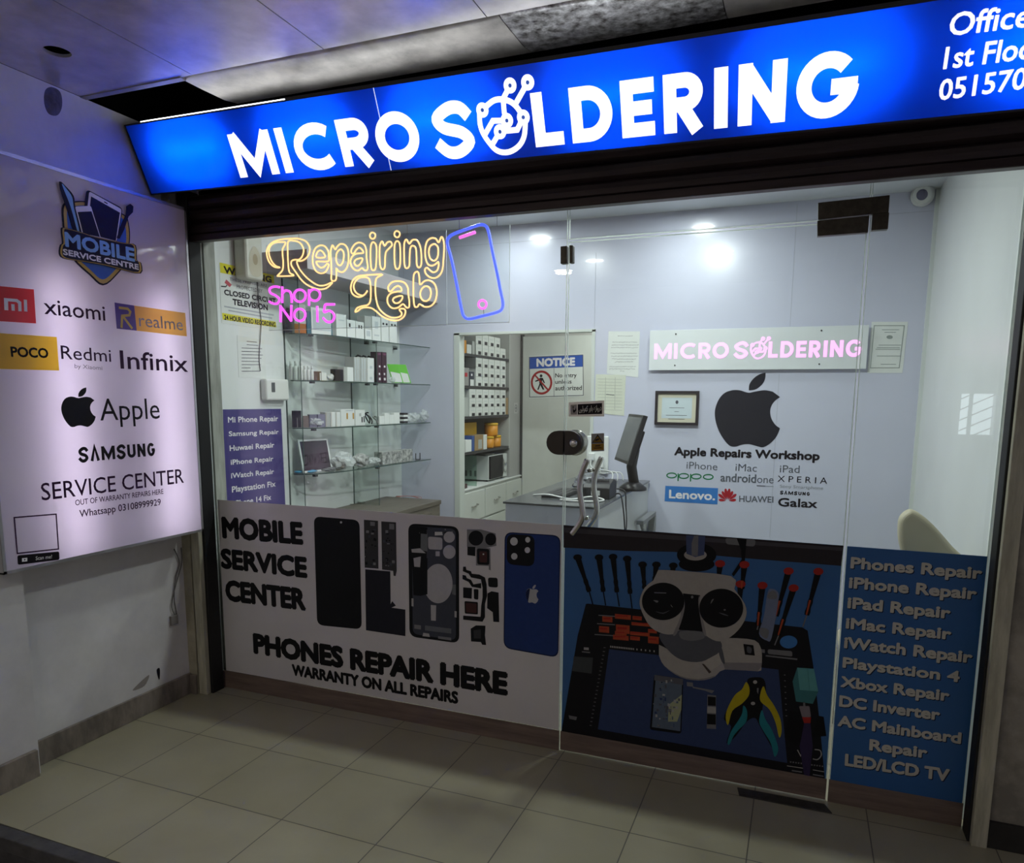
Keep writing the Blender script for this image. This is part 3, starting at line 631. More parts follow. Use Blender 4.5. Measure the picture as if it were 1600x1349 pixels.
bprism(smooth([(100, 60), (165, 130), (222, 215), (240, 330), (310, 630), (285, 620), (205, 330)], True, 3), .0115, .012, I_SKY, 'pry_tool_edge', bd)
bprism([(860, 320), (905, 292), (940, 320), (935, 390), (885, 440), (830, 600), (780, 700), (745, 690), (790, 560), (855, 420)], .008, .0115, I_NAVY, 'screwdriver', bd)
band = rrect([(85, 575), (330, 625), (430, 670), (830, 750), (960, 775), (985, 950), (1028, 985), (1020, 1108), (600, 1005), (110, 940), (62, 880), (95, 760)], 30, 3) if False else smooth([(85, 590), (130, 572), (330, 625), (470, 672), (820, 748), (960, 778), (975, 950), (1025, 985), (1020, 1108), (800, 1065), (580, 1010), (300, 965), (110, 930), (62, 870), (75, 775), (100, 745)], True, 3)
bprism(band, .012, .016, I_NAVY, 'name_band', bd); bprism(shrink(band, .972, 540, 845), .016, .0165, I_GOLD, 'name_band_border', bd); bprism(shrink(band, .93, 540, 845), .0165, .017, I_NAVY, 'name_band_field', bd)
lettering(LB, bd, 'MOBILE', c4(138, 785), c4(940, 962), c4(138, 632), I_SKY, 0.13, 1, .0172); lettering(LB, bd, 'SERVICE CENTRE', c4(108, 885), c4(990, 1062), c4(112, 822), I_WHITE, 0.12, 1, .0172)
# loose cable and junction tag below the light box
cb = MB().tube([on(0, -2.992, p) for p in smooth([(272, 858), (280, 880), (274, 905), (272, 935), (276, 960)], False, 5)], .0028); cb.tube([on(0, -2.993, p) for p in smooth([(283, 856), (284, 880), (276, 910), (268, 945), (273, 962)], False, 5)], .0022)
tag(cb.build('wall_cable', mat('grey_cable', (0.12, 0.11, 0.11), 0.5), None, on(0, -2.99, (275, 960))), 'thin grey cable hanging down the white wall below the light box', 'cable')
j = on(0, -3.0, (270, 968)); bx_ = MB().box((-3.0, j.y - .022, j.z - .028), (-2.985, j.y + .022, j.z + .022))
tag(bx_.build('junction_cover', mat('junction_plastic', (0.24, 0.22, 0.21), 0.6), None, (-3.0, j.y, j.z - .028), .003), 'small grey junction cover at the end of the wall cable', 'socket cover')
kh = on(0, -2.9995, (248, 1052)); kp = Print(Plane((-3.0, 0, 0), (0, 1, 0), (0, 0, 1)), .0006); kp.uv(smooth([(kh.y - .012, kh.z + .02), (kh.y + .008, kh.z + .022), (kh.y + .004, kh.z - .03), (kh.y - .004, kh.z - .03)], True, 4), I_BLACK)
kp.uv(smooth([(kh.y - .16, kh.z - .03), (kh.y - .06, kh.z + .012), (kh.y - .09, kh.z - .035)], True, 5), ink('scuff', (0.30, 0.27, 0.25))); o = kp.build('wall_scuff', None, (-3.0, kh.y, kh.z)); o['kind'] = 'structure'; o['label'] = 'scuffed hole in the plaster above the skirting'

# ================================================================== PRINTED PANELS STUCK TO THE GLASS
def backing(name, pts, mt_, label, cat, plane=FAC, h=0.0016):
    """a thin vinyl or board sheet with real thickness, its front face h in front of the plane"""
    uv = [plane.at(p) for p in pts]; base = plane.P(uv[-1], 0)
    t = thing(name, label, cat, tuple(base)); MB().prism([plane.P(q, 0.0003) for q in uv], plane.n * (h - 0.0003)).build('sheet', mt_, t); return t
VINYL = mat('white_vinyl', (0.60, 0.575, 0.58), 0.35, vary=0.03, vscale=3)
FZ = lambda x, z: (x, z)
def rect_sheet(name, u0, v0, u1, v1, mt_, label, cat, plane=FAC, h=0.0016):
    t = thing(name, label, cat, tuple(plane.P(((u0 + u1) / 2, v0), 0)))
    MB().prism([plane.P(q, 0.0003) for q in ((u0, v0), (u1, v0), (u1, v1), (u0, v1))], plane.n * (h - 0.0003)).build('sheet', mt_, t); return t
# -------- white banner
bn = rect_sheet('phone_repair_banner', -2.868, 0.097, -0.940, 1.050, VINYL, 'white banner with black lettering and printed phone parts across the wide pane', 'banner')
HB = 0.0018
J_BLACK = ink('banner_black', (0.010, 0.010, 0.012)); J_DARK = ink('screen_dark', (0.012, 0.013, 0.016)); J_BATT = ink('battery', (0.020, 0.021, 0.030)); J_BOARD = ink('board', (0.045, 0.045, 0.05)); J_CHIP = ink('chip', (0.20, 0.20, 0.21)); J_FRAME = ink('frame', (0.055, 0.06, 0.08)); J_LIGHT = ink('light_part', (0.42, 0.41, 0.42)); J_BLUE = ink('phone_blue', (0.022, 0.045, 0.165)); J_BLUE2 = ink('phone_blue_dark', (0.012, 0.018, 0.06)); J_LENS = ink('lens', (0.55, 0.56, 0.58)); J_WINE = ink('wine', (0.07, 0.03, 0.03)); J_SILV = ink('silver_mark', (0.42, 0.42, 0.44))
b2 = lambda x, y: (320 + x / 2.759, 760 + y / 2.759)
bt = lambda body, a, b_, t_, bold: lettering(FAC, bn, body, a, b_, t_, J_BLACK, bold, 1, HB)
bt('MOBILE', b2(82, 218), b2(420, 246), b2(82, 138), 0.17); bt('SERVICE', b2(77, 348), b2(438, 390), b2(77, 274), 0.17); bt('CENTER', b2(97, 488), b2(432, 530), b2(97, 410), 0.17)
bt('PHONES REPAIR HERE', b2(217, 715), b2(1299, 895), b2(215, 640), 0.19); bt('WARRANTY ON ALL REPAIRS', b2(380, 812), b2(1090, 935), b2(380, 770), 0.16)
b3 = lambda x, y: (480 + x / 3.902, 780 + y / 3.902)
def art(name, parent, f, items, plane=FAC, h=HB):
    p = Print(plane, h)
    for pts, mt_, ly in items: p.px([f(*q) for q in pts], mt_, ly)
    return p.build(name, parent)
art('printed_screen', bn, b3, [(rrect([(42, 105), (320, 128), (334, 795), (62, 768)], 42), J_DARK, 1), (ell(208, 142, 7, 7, 12), J_LENS, 2)])
rnd = random.Random(3)
brd = [([(347, 126), (433, 133), (436, 425), (352, 418)], J_BOARD, 1), ([(453, 136), (543, 142), (547, 440), (540, 470), (528, 468), (525, 438), (458, 430)], J_BOARD, 1), ([(386, 138), (414, 140), (414, 164), (386, 162)], J_CHIP, 2), ([(502, 150), (532, 152), (532, 186), (502, 184)], J_CHIP, 2)]
for k in range(46):
    x0, w_, h_ = rnd.choice(((352, 70, 0), (460, 75, 0))) + (0,) if False else (rnd.choice((352, 460)), 0, 0)
    x = x0 + rnd.random() * 66; y = 175 + rnd.random() * 230; a, b_ = 4 + rnd.random() * 14, 4 + rnd.random() * 14
    brd.append(([(x, y), (x + a, y + 1), (x + a, y + b_), (x, y + b_)], rnd.choice((J_CHIP, J_FRAME, J_DARK, J_DARK)), 2))
art('printed_boards', bn, b3, brd)
art('printed_battery', bn, b3, [([(355, 428), (508, 441), (510, 640), (520, 622), (542, 650), (515, 662), (600, 674), (600, 836), (360, 800)], J_BATT, 1)])
ch = [(rrect([(617, 148), (926, 168), (928, 880), (625, 838)], 48), J_DARK, 1), (rrect([(640, 165), (908, 182), (908, 862), (645, 822)], 36), J_FRAME, 2), ([(640, 165), (730, 172), (730, 395), (650, 590), (642, 400)], J_DARK, 3),
      (ell(800, 515, 88, 120, 40), J_LIGHT, 4), ([(712, 360), (735, 360), (735, 580), (690, 590), (650, 585), (655, 470)], J_DARK, 5), ([(695, 210), (735, 215), (735, 320), (693, 312)], ink('slate', (0.14, 0.15, 0.16)), 4),
      (rrect([(738, 228), (826, 235), (826, 310), (740, 306)], 16), J_LIGHT, 4), (ell(868, 232, 34, 34), J_LIGHT, 4), (ell(868, 322, 38, 42), J_LIGHT, 4), ([(780, 200), (825, 200), (828, 220), (780, 222)], J_LENS, 5),
      ([(637, 305), (690, 300), (725, 330), (640, 325)], J_LIGHT, 5), ([(650, 360), (695, 350), (690, 415), (655, 412)], J_LIGHT, 5), ([(785, 318), (810, 318), (810, 348), (785, 348)], J_LIGHT, 6), ([(755, 645), (788, 648), (786, 742), (757, 740)], J_LIGHT, 4),
      ([(655, 765), (695, 770), (695, 795), (655, 790)], J_CHIP, 4), ([(720, 770), (880, 790), (880, 820), (720, 800)], ink('slate', (0.14, 0.15, 0.16)), 4), ([(710, 815), (745, 820), (750, 840), (705, 835)], J_LIGHT, 5), ([(800, 835), (880, 845), (880, 862), (800, 850)], J_CHIP, 5), ([(638, 605), (650, 606), (650, 655), (638, 652)], J_LIGHT, 4), ([(900, 682), (913, 684), (912, 722), (900, 720)], J_LIGHT, 4), ([(885, 520), (908, 522), (908, 585), (885, 580)], ink('slate', (0.14, 0.15, 0.16)), 3)]
for k in range(22):
    x, y = 650 + rnd.random() * 240, 170 + rnd.random() * 45; a = 3 + rnd.random() * 10; ch.append(([(x, y), (x + a, y), (x + a, y + a), (x, y + a)], rnd.choice((J_CHIP, J_BOARD, J_DARK)), 3))
art('printed_chassis', bn, b3, ch)
cm = [([(975, 185), (1060, 185), (1150, 210), (1155, 285), (1085, 300), (975, 290)], J_CHIP, 1), (ell(1030, 238, 45, 46), J_DARK, 2), (ell(1120, 245, 34, 38), J_DARK, 2), ([(978, 290), (1028, 292), (1026, 348), (978, 342)], J_DARK, 2), ([(1030, 295), (1118, 300), (1120, 435), (1108, 430), (1108, 408), (1030, 405)], J_CHIP, 1), (rrect([(1036, 300), (1112, 305), (1112, 402), (1038, 398)], 14), J_DARK, 2), (rrect([(1050, 318), (1098, 320), (1098, 388), (1052, 385)], 10), J_WINE, 3), (ell(1076, 336, 5, 5, 10), J_LENS, 4)]
cm += [([(952, 412), (968, 412), (972, 432), (1000, 440), (1005, 455), (1050, 460), (1085, 478), (1095, 520), (1098, 590), (1085, 640), (1085, 720), (1070, 748), (952, 735), (952, 710), (1058, 718), (1062, 650), (1070, 600), (1070, 540), (1060, 490), (1000, 478), (985, 455), (950, 440)], J_DARK, 1),
       ([(948, 462), (968, 466), (975, 482), (1000, 492), (1015, 520), (1062, 512), (1062, 545), (1005, 535), (985, 505), (948, 488)], J_DARK, 1), ([(952, 538), (1006, 542), (1004, 608), (952, 602)], J_DARK, 1), (rrect([(1016, 548), (1046, 550), (1044, 614), (1018, 610)], 8), J_DARK, 1), (rrect([(960, 622), (1042, 628), (1042, 704), (962, 698)], 8), J_DARK, 1), (rrect([(968, 632), (1034, 637), (1034, 695), (970, 690)], 6), J_WINE, 2),
       (rrect([(1103, 478), (1162, 480), (1164, 540), (1106, 536)], 14), J_DARK, 1), ([(1100, 575), (1125, 562), (1168, 570), (1172, 750), (1136, 748), (1132, 690), (1098, 665)], J_DARK, 1), ([(998, 790), (1030, 770), (1088, 772), (1085, 830), (1092, 890), (1068, 888), (1060, 872), (1000, 868)], J_DARK, 1), ([(1015, 800), (1060, 795), (1060, 850), (1018, 850)], J_BOARD, 2)]
art('printed_small_parts', bn, b3, cm)
art('printed_blue_back', bn, b3, [(rrect([(1205, 200), (1546, 222), (1532, 968), (1198, 908)], 50), J_BLUE2, 1), (rrect([(1212, 206), (1540, 228), (1526, 960), (1204, 902)], 46), J_BLUE, 2), (rrect([(1218, 212), (1388, 222), (1386, 412), (1218, 398)], 45), J_DARK, 3), (ell(1262, 258, 23, 25), J_LENS, 4), (ell(1346, 248, 15, 17), J_LENS, 4), (ell(1344, 311, 17, 18), J_LENS, 4), (ell(1264, 349, 19, 20), J_LENS, 4)])
p = Print(FAC, HB); a, b_ = FAC.at(b3(1334, 630)), FAC.at(b3(1412, 524)); fruit(p, a[0], a[1], b_[0], b_[1], J_SILV, 5)
w_ = b_[0] - a[0]; hh_ = b_[1] - a[1]
p.uv([(a[0] + (x - 518) / 542 * w_, b_[1] - (y - 67) / 621 * hh_) for x, y in ((700, 216), (620, 228), (550, 290), (520, 370), (520, 450), (545, 540), (590, 620), (620, 655))], J_BLUE2, 6)
p.build('printed_fruit_logo', bn)

# -------- poster on the door: workbench with a stereo microscope
mp_ = rect_sheet('workbench_poster', -0.925, 0.095, 0.188, 1.050, mat('poster_vinyl', (0.026, 0.11, 0.29), 0.3, vary=0.03), 'dark poster of a microscope and repair tools on the lower half of the glass door', 'poster')
Q0 = lambda x, y: (870 + x / 3.291, 820 + y / 3.291)
Q8 = lambda x, y: (1000 + x / 5.19, 820 + y / 5.19)
Q3 = lambda x, y: (1000 + x / 5.333, 1030 + y / 5.333)
K_BLK = ink('poster_black', (0.008, 0.008, 0.010)); K_BAND = ink('poster_edge', (0.030, 0.026, 0.030)); K_MAT = ink('bench_mat', (0.011, 0.011, 0.014)); K_NAVY = ink('mat_navy', (0.034, 0.052, 0.125)); K_CREAM = ink('microscope_cream', (0.34, 0.315, 0.29)); K_CREAM2 = ink('microscope_shade', (0.21, 0.195, 0.20)); K_GREY = ink('microscope_grey', (0.085, 0.088, 0.105)); K_RED = ink('tool_red', (0.32, 0.025, 0.02)); K_ORG = ink('tool_orange', (0.36, 0.06, 0.025)); K_YEL = ink('pliers_yellow', (0.42, 0.34, 0.015)); K_TEAL = ink('pliers_teal', (0.02, 0.18, 0.21)); K_STEEL = ink('tool_steel', (0.16, 0.16, 0.17)); K_POLE = ink('pole_blue', (0.06, 0.08, 0.16)); K_TBOX = ink('teal_box', (0.10, 0.30, 0.30)); K_TBOX2 = ink('teal_box_shade', (0.045, 0.16, 0.17)); K_PURP = ink('syringe_purple', (0.035, 0.025, 0.07)); K_LBLUE = ink('hole_blue', (0.05, 0.17, 0.42)); K_CLEAR = ink('clear_plastic', (0.16, 0.19, 0.28)); K_BONE = ink('print_white', (0.34, 0.33, 0.32)); K_SLATE = ink('phone_slate', (0.10, 0.13, 0.18)); K_GLINT = ink('phone_glint', (0.34, 0.36, 0.22))
def part0(name, items, f=Q0): return art(name, mp_, f, items, FAC, HB)
part0('printed_back_edge', [([(35, 2), (1475, 108), (1462, 212), (1000, 175), (600, 140), (350, 135), (36, 118)], K_BAND, 1), ([(36, 14), (1472, 118), (1470, 135), (38, 40)], ink('edge_light', (0.06, 0.055, 0.065)), 2)])
part0('printed_bench_mat', [(smooth([(150, 408), (160, 406)], False, 2) + [(1262, 528), (1290, 545), (1318, 720), (1350, 1000), (1378, 1305), (25, 1062), (108, 570)], K_MAT, 1), ([(270, 640), (1140, 745), (1185, 1225), (212, 1052)], K_NAVY, 2), ([(88, 677), (187, 684), (180, 766), (80, 752)], ink('mat_square', (0.05, 0.055, 0.06)), 2), (ell(1192, 603, 45, 33), K_LBLUE, 2)]
      + [([(x, 622 + (x - 275) * .105), (x + 6, 623 + (x - 275) * .105), (x + 6, 632 + (x - 275) * .105), (x, 631 + (x - 275) * .105)], K_BONE, 3) for x in list(range(275, 400, 9)) + list(range(410, 520, 22))]
      + [([(242 - k * 3.6, 630 + k * 20), (252 - k * 3.6, 631 + k * 20), (252 - k * 3.6, 634 + k * 20), (241 - k * 3.6, 633 + k * 20)], K_STEEL, 3) for k in range(21)]
      + [([(1168 + k * 1.2, 770 + k * 30), (1176 + k * 1.2, 771 + k * 30), (1176 + k * 1.2, 775 + k * 30), (1168 + k * 1.2, 774 + k * 30)], K_STEEL, 3) for k in range(8)]
      + [([(140, 630), (165, 632), (165, 645), (140, 643)], K_BONE, 3), ([(130, 650), (172, 654), (172, 660), (130, 656)], K_STEEL, 3), ([(62, 980), (105, 988), (100, 1005), (66, 998)], K_STEEL, 3)])
def driver(x0, y0, x1, y1, x2, y2, rc, mt_, cap=None, cap_r=22):
    """precision screwdriver drawn from cap centre to collar to blade tip"""
    a, b_ = Vector((x0, y0)), Vector((x1, y1)); d = (b_ - a).normalized(); n_ = Vector((-d.y, d.x)); L = (b_ - a).length; o = []
    prof = [(0, 1.0), (.35, .80), (.62, .62), (.70, .80), (.82, .62), (.92, .85), (1.0, .7)]
    lf = [tuple(a + d * (L * t) + n_ * rc * k) for t, k in prof]; rt = [tuple(a + d * (L * t) - n_ * rc * k) for t, k in prof]
    o.append((lf + rt[::-1], mt_, 5)); sh2 = (Vector((x2, y2)) - b_).normalized(); m_ = Vector((-sh2.y, sh2.x)) * 3
    o.append(([tuple(b_ + m_), (x2 + m_.x, y2 + m_.y), (x2 - m_.x, y2 - m_.y), tuple(b_ - m_)], K_BLK if not cap else K_STEEL, 4))
    o.append((ell(x0, y0, cap_r, cap_r * .72), cap or mt_, 6)); return o
for c in ((108, 168, 168, 345, 186, 410), (218, 168, 240, 345, 252, 415), (290, 165, 310, 348, 322, 420), (363, 175, 378, 355, 388, 430), (442, 205, 452, 330, 456, 345), (513, 205, 500, 300, 500, 310), (600, 210, 590, 300, 590, 310)):
    part0('printed_screwdriver', driver(*c, 15, K_BLK))
for c in ((840, 200, 830, 300, 828, 310), (965, 205, 952, 330, 950, 350), (945, 305, 940, 420, 940, 430), (1058, 312, 1035, 520, 1030, 540), (1192, 238, 1128, 470, 1112, 520), (1218, 325, 1140, 570, 1120, 620), (1345, 240, 1285, 465, 1265, 525)):
    q = driver(*c, 17, K_BLK, K_RED, 26); a, b_ = Vector(c[:2]), Vector(c[2:4]); d = (b_ - a); n_ = Vector((-d.y, d.x)).normalized() * 9
    q.append(([tuple(a + d * .66 + n_), tuple(a + d * .99 + n_ * .6), tuple(a + d * .99 - n_ * .2), tuple(a + d * .66 - n_ * .2)], K_ORG, 6)); part0('printed_screwdriver', q)
rods = []
for k, (x, y, xe) in enumerate(((215, 463, 300), (208, 506, 300), (195, 562, 292))):
    rods.append(([(x, y), (xe, y + 6), (xe, y + 11), (x, y + 5)], K_STEEL, 3))
for x, y, w_, h_ in ((235, 470, 52, 28), (300, 458, 82, 24), (390, 468, 48, 20), (218, 520, 52, 32), (305, 512, 70, 44), (385, 500, 120, 16), (300, 545, 60, 20), (290, 565, 80, 24), (378, 548, 100, 18), (378, 572, 50, 20), (470, 535, 45, 20), (470, 572, 55, 36)):
    rods.append(([(x, y), (x + w_, y + w_ * .09), (x + w_, y + h_ + w_ * .09), (x, y + h_)], K_ORG, 4)); rods.append(([(x + 6, y + h_ * .3), (x + w_ * .8, y + h_ * .35), (x + w_ * .8, y + h_ * .6), (x + 6, y + h_ * .55)], K_RED, 5))
part0('printed_red_tools', rods)
part0('printed_syringe', [(smooth([(1085, 345), (1110, 330), (1138, 348), (1138, 400), (1105, 580), (1080, 595), (1040, 560), (1065, 470)], True, 4), K_CLEAR, 7), (smooth([(1090, 350), (1112, 338), (1130, 352), (1128, 380), (1085, 378)], True, 3), K_STEEL, 8), (smooth([(1045, 530), (1090, 540), (1080, 585), (1048, 565)], True, 3), K_STEEL, 8)])
part0('printed_tweezers', [(rrect([(1085, 640), (1210, 650), (1212, 678), (1085, 664)], 10), K_STEEL, 3), ([(1075, 670), (1238, 688), (1236, 696), (1074, 677)], K_STEEL, 3), ([(1052, 640), (1070, 642), (1070, 660), (1052, 657)], K_STEEL, 3)])
part0('printed_stand', [(ell(460, 245, 160, 95), K_BLK, 6), (ell(460, 320, 145, 60), K_BLK, 6), (ell(450, 245, 92, 45), K_CREAM, 7), ([(375, 85), (530, 92), (520, 245), (450, 262), (378, 235)], K_POLE, 8), ([(420, 150), (440, 88), (475, 90), (470, 255), (420, 250)], K_STEEL, 9), (rrect([(690, 108), (940, 122), (930, 178), (700, 158)], 22), K_STEEL, 4), ([(785, 112), (865, 118), (850, 300), (760, 420), (745, 400), (825, 280), (820, 200)], K_BLK, 5)], Q8)
MS = [(smooth([(150, 365), (300, 372), (740, 415), (765, 520)], False, 3) + smooth([(765, 520), (850, 640), (862, 740), (800, 850), (700, 930), (620, 942), (540, 900), (500, 860), (330, 850), (290, 882), (200, 885), (90, 830), (15, 700), (0, 610), (40, 510), (110, 450)], False, 3)[1:], K_CREAM, 12),
      ([(350, 555), (490, 570), (478, 640), (510, 862), (310, 850), (356, 700)], K_BLK, 13), (smooth([(345, 560), (365, 640), (350, 740), (300, 880), (270, 885), (330, 740)], True, 3), K_CREAM2, 14), (smooth([(485, 575), (475, 640), (510, 860), (540, 900), (520, 800), (490, 680)], True, 3), K_CREAM2, 14),
      (ell(190, 620, 172, 152, 40), K_BLK, 15), (ell(660, 675, 178, 158, 40), K_BLK, 15), ([(118, 545), (215, 548), (215, 556), (118, 553)], K_STEEL, 16), (smooth([(110, 610), (150, 615), (140, 630)], True, 3), K_STEEL, 16), (smooth([(125, 700), (190, 712), (245, 690), (190, 720)], True, 3), K_GREY, 16), (smooth([(250, 645), (268, 668), (258, 660)], True, 3), K_BONE, 16), (smooth([(600, 600), (575, 640), (582, 610)], True, 3), K_STEEL, 16), (ell(688, 688, 9, 7, 10), K_STEEL, 16), (smooth([(640, 710), (690, 722), (720, 738), (680, 730)], True, 3), K_GREY, 16), (ell(425, 585, 10, 12, 10), K_STEEL, 14)]
part0('printed_microscope_head', MS, Q8)
part0('printed_microscope_body', [(smooth([(160, 885), (330, 850), (500, 865), (650, 940), (645, 1030), (500, 1108), (340, 1095), (225, 1010)], True, 4), K_GREY, 10), (smooth([(330, 862), (500, 868), (520, 920), (420, 940), (335, 920)], True, 3), ink('lower_light', (0.15, 0.15, 0.16)), 11)], Q8)
part0('printed_ring_light', [(smooth([(155, 972), (232, 1012), (340, 1092), (500, 1108), (640, 1020)], False, 4) + smooth([(655, 940), (720, 918), (930, 935), (985, 1010)], False, 3) + smooth([(990, 1060), (985, 1150), (955, 1187), (690, 1172), (600, 1235), (480, 1262), (330, 1235), (200, 1145), (155, 1060)], False, 3), K_CREAM, 9), ([(672, 1115), (988, 1120), (985, 1150), (955, 1187), (690, 1172)], K_CREAM2, 10), (smooth([(200, 1145), (330, 1225), (480, 1250), (600, 1225), (600, 1235), (480, 1262), (330, 1235)], True, 3), K_CREAM2, 10), ([(838, 965), (920, 975), (932, 1060), (852, 1052)], K_BLK, 11), (smooth([(870, 985), (905, 1000), (900, 1040), (870, 1030)], True, 3), K_GREY, 12), (rrect([(510, 1110), (640, 1040), (685, 1110), (580, 1180)], 15), ink('clip_cream', (0.38, 0.35, 0.31)), 11), ([(502, 1125), (520, 1128), (580, 1192), (562, 1205)], ink('clip_dark', (0.06, 0.045, 0.04)), 12), (smooth([(640, 1030), (665, 1000), (690, 1120), (665, 1110)], True, 3), K_GREY, 12)], Q8)
ph = [(rrect([(118, 128), (362, 165), (345, 622), (82, 588)], 26), K_BLK, 4), ([(132, 160), (352, 190), (336, 600), (100, 565)], K_SLATE, 5), ([(240, 380), (350, 295), (345, 420), (310, 520), (235, 520)], K_GLINT, 6), ([(122, 130), (360, 165), (358, 215), (120, 175)], ink('phone_head', (0.10, 0.10, 0.12)), 6)]
for k in range(60):
    x, y = 105 + rnd.random() * 225, 165 + rnd.random() * 420; a, b_ = 4 + rnd.random() * 22, 4 + rnd.random() * 30
    if x + a < 345 and y + b_ < 590: ph.append(([(x, y), (x + a, y + a * .12), (x + a, y + b_), (x, y + b_)], rnd.choice((K_SLATE, K_NAVY, K_STEEL, K_BONE, K_BLK, K_GREY)), 7))
part0('printed_open_phone', ph, Q3)
part0('printed_board_strip', [([(562, 295), (635, 303), (634, 582), (556, 578)], K_STEEL, 4), ([(566, 310), (632, 316), (632, 390), (566, 386)], K_BLK, 5), ([(562, 395), (634, 400), (634, 450), (560, 446)], K_BONE, 6), ([(560, 455), (632, 460), (632, 545), (558, 542)], K_BLK, 5), ([(390, 190), (440, 195), (445, 230), (392, 225)], K_STEEL, 4), ([(440, 228), (560, 250), (620, 262), (600, 285), (540, 262), (440, 240)], K_STEEL, 4)], Q3)
part0('printed_pliers', [(smooth([(900, 165), (960, 150), (1030, 165), (1050, 260), (1020, 420), (1060, 600), (1130, 780), (1090, 720), (1000, 560), (960, 490), (890, 520), (800, 640), (720, 700), (760, 560), (700, 500), (740, 400), (850, 280), (890, 220)], True, 3), K_BLK, 4),
      (smooth([(885, 190), (912, 240), (905, 305), (850, 370), (770, 430), (735, 548), (715, 490), (730, 410), (790, 300), (850, 250)], True, 4), K_YEL, 6), (smooth([(1030, 225), (1060, 300), (1120, 390), (1170, 500), (1180, 600), (1160, 652), (1130, 530), (1080, 420), (1005, 350), (1005, 280)], True, 4), K_YEL, 6), (smooth([(862, 385), (892, 430), (885, 520), (820, 590), (780, 640), (745, 712), (730, 690), (760, 600), (820, 510), (852, 450)], True, 4), K_TEAL, 6), (smooth([(1020, 425), (1045, 500), (1100, 590), (1152, 740), (1122, 812), (1090, 700), (1030, 600), (995, 530), (1002, 460)], True, 4), K_TEAL, 6), (ell(960, 190, 17, 15), K_BONE, 7), (ell(942, 368, 18, 14), K_BONE, 7), ([(975, 240), (990, 240), (985, 290), (975, 270)], K_STEEL, 7)], Q3)
part0('printed_sponge_box', [([(1310, 70), (1450, 80), (1485, 268), (1332, 256)], K_TBOX, 5), ([(1310, 70), (1332, 256), (1300, 352), (1272, 185)], K_TBOX2, 5), ([(1332, 256), (1485, 268), (1440, 372), (1300, 352)], K_TBOX2, 5), ([(1395, 78), (1398, 78), (1415, 262), (1412, 262)], K_TBOX2, 6)], Q3)
part0('printed_flux_holder', [([(1250, 430), (1340, 440), (1368, 640), (1300, 720), (1205, 650)], K_BLK, 4), ([(1480, 470), (1530, 480), (1552, 640), (1430, 650)], K_BLK, 4), ([(1360, 355), (1375, 356), (1378, 395), (1360, 392)], K_STEEL, 5), (rrect([(1325, 390), (1412, 390), (1425, 482), (1350, 482)], 12), ink('syringe_white', (0.20, 0.17, 0.19)), 6), ([(1350, 482), (1425, 482), (1420, 532), (1368, 532)], K_RED, 6), ([(1368, 532), (1420, 532), (1440, 720), (1412, 985), (1370, 985), (1330, 725)], K_PURP, 6)]
      + [([(1250 + k * 22, 850 + k * 3), (1262 + k * 22, 851 + k * 3), (1262 + k * 22, 862 + k * 3), (1250 + k * 22, 861 + k * 3)], K_STEEL, 5) for k in list(range(5)) + list(range(8, 13))] + [([(1225, 885), (1360, 905), (1360, 911), (1225, 891)], K_BONE, 5), ([(1440, 918), (1535, 935), (1535, 941), (1440, 924)], K_BONE, 5), ([(1265, 922), (1350, 935), (1350, 945), (1265, 932)], K_STEEL, 5), ([(1440, 955), (1530, 970), (1530, 980), (1440, 965)], K_STEEL, 5)], Q3)
p = Print(FAC, HB); p.pline([Q3(1312, 755), Q3(1338, 805), Q3(1345, 790)], 0.004, K_BONE, 5); p.build('printed_scribble', mp_); p = Print(FAC, HB); p.pline([Q3(*q) for q in smooth([(1455, 752), (1500, 760), (1510, 800), (1480, 835), (1440, 830)], False, 4)], 0.004, K_BONE, 5); p.pline([Q3(1430, 780), Q3(1425, 815)], 0.003, K_BONE, 5); p.build('printed_scribble', mp_)

# -------- blue list of services beside the door
bl_ = rect_sheet('services_poster', 0.204, 0.094, 0.664, 1.049, mat('blue_vinyl', (0.022, 0.105, 0.30), 0.35, vary=0.05, vscale=2), 'deep blue poster listing repairs beside the glass door', 'poster')
B5 = lambda x, y: (1290 + x / 2.65, 840 + y / 2.65)
LINE_W = ink('poster_letter', (0.52, 0.50, 0.44)); LINE_D = ink('poster_letter_edge', (0.012, 0.02, 0.05))
for body, a, b_, t_ in (('Phones Repair', (105, 125), (642, 170), (107, 83)), ('iPhone Repair', (98, 207), (620, 255), (100, 165)), ('iPad Repair', (92, 290), (511, 334), (94, 248)), ('iMac Repair', (85, 374), (515, 421), (88, 333)), ('iWatch Repair', (78, 455), (602, 518), (81, 413)), ('Playstation 4', (72, 536), (550, 597), (74, 497)),
                        ('Xbox Repair', (64, 616), (507, 676), (67, 576)), ('DC Inverter', (58, 697), (468, 755), (62, 656)), ('AC Mainboard', (52, 778), (556, 852), (56, 738)), ('Repair', (183, 878), (416, 912), (187, 837)), ('LED/LCD TV', (82, 942), (507, 1008), (85, 898))):
    P2 = lambda q, dx=0, dy=0: B5(q[0] + dx, q[1] + dy)
    p = Print(FAC, HB); p.text(body, P2(a, 3, 3), P2(b_, 3, 3), P2(t_, 3, 3), LINE_D, 0.17, 1); p.text(body, P2(a), P2(b_), P2(t_), LINE_W, 0.13, 2); p.build('lettering', bl_)

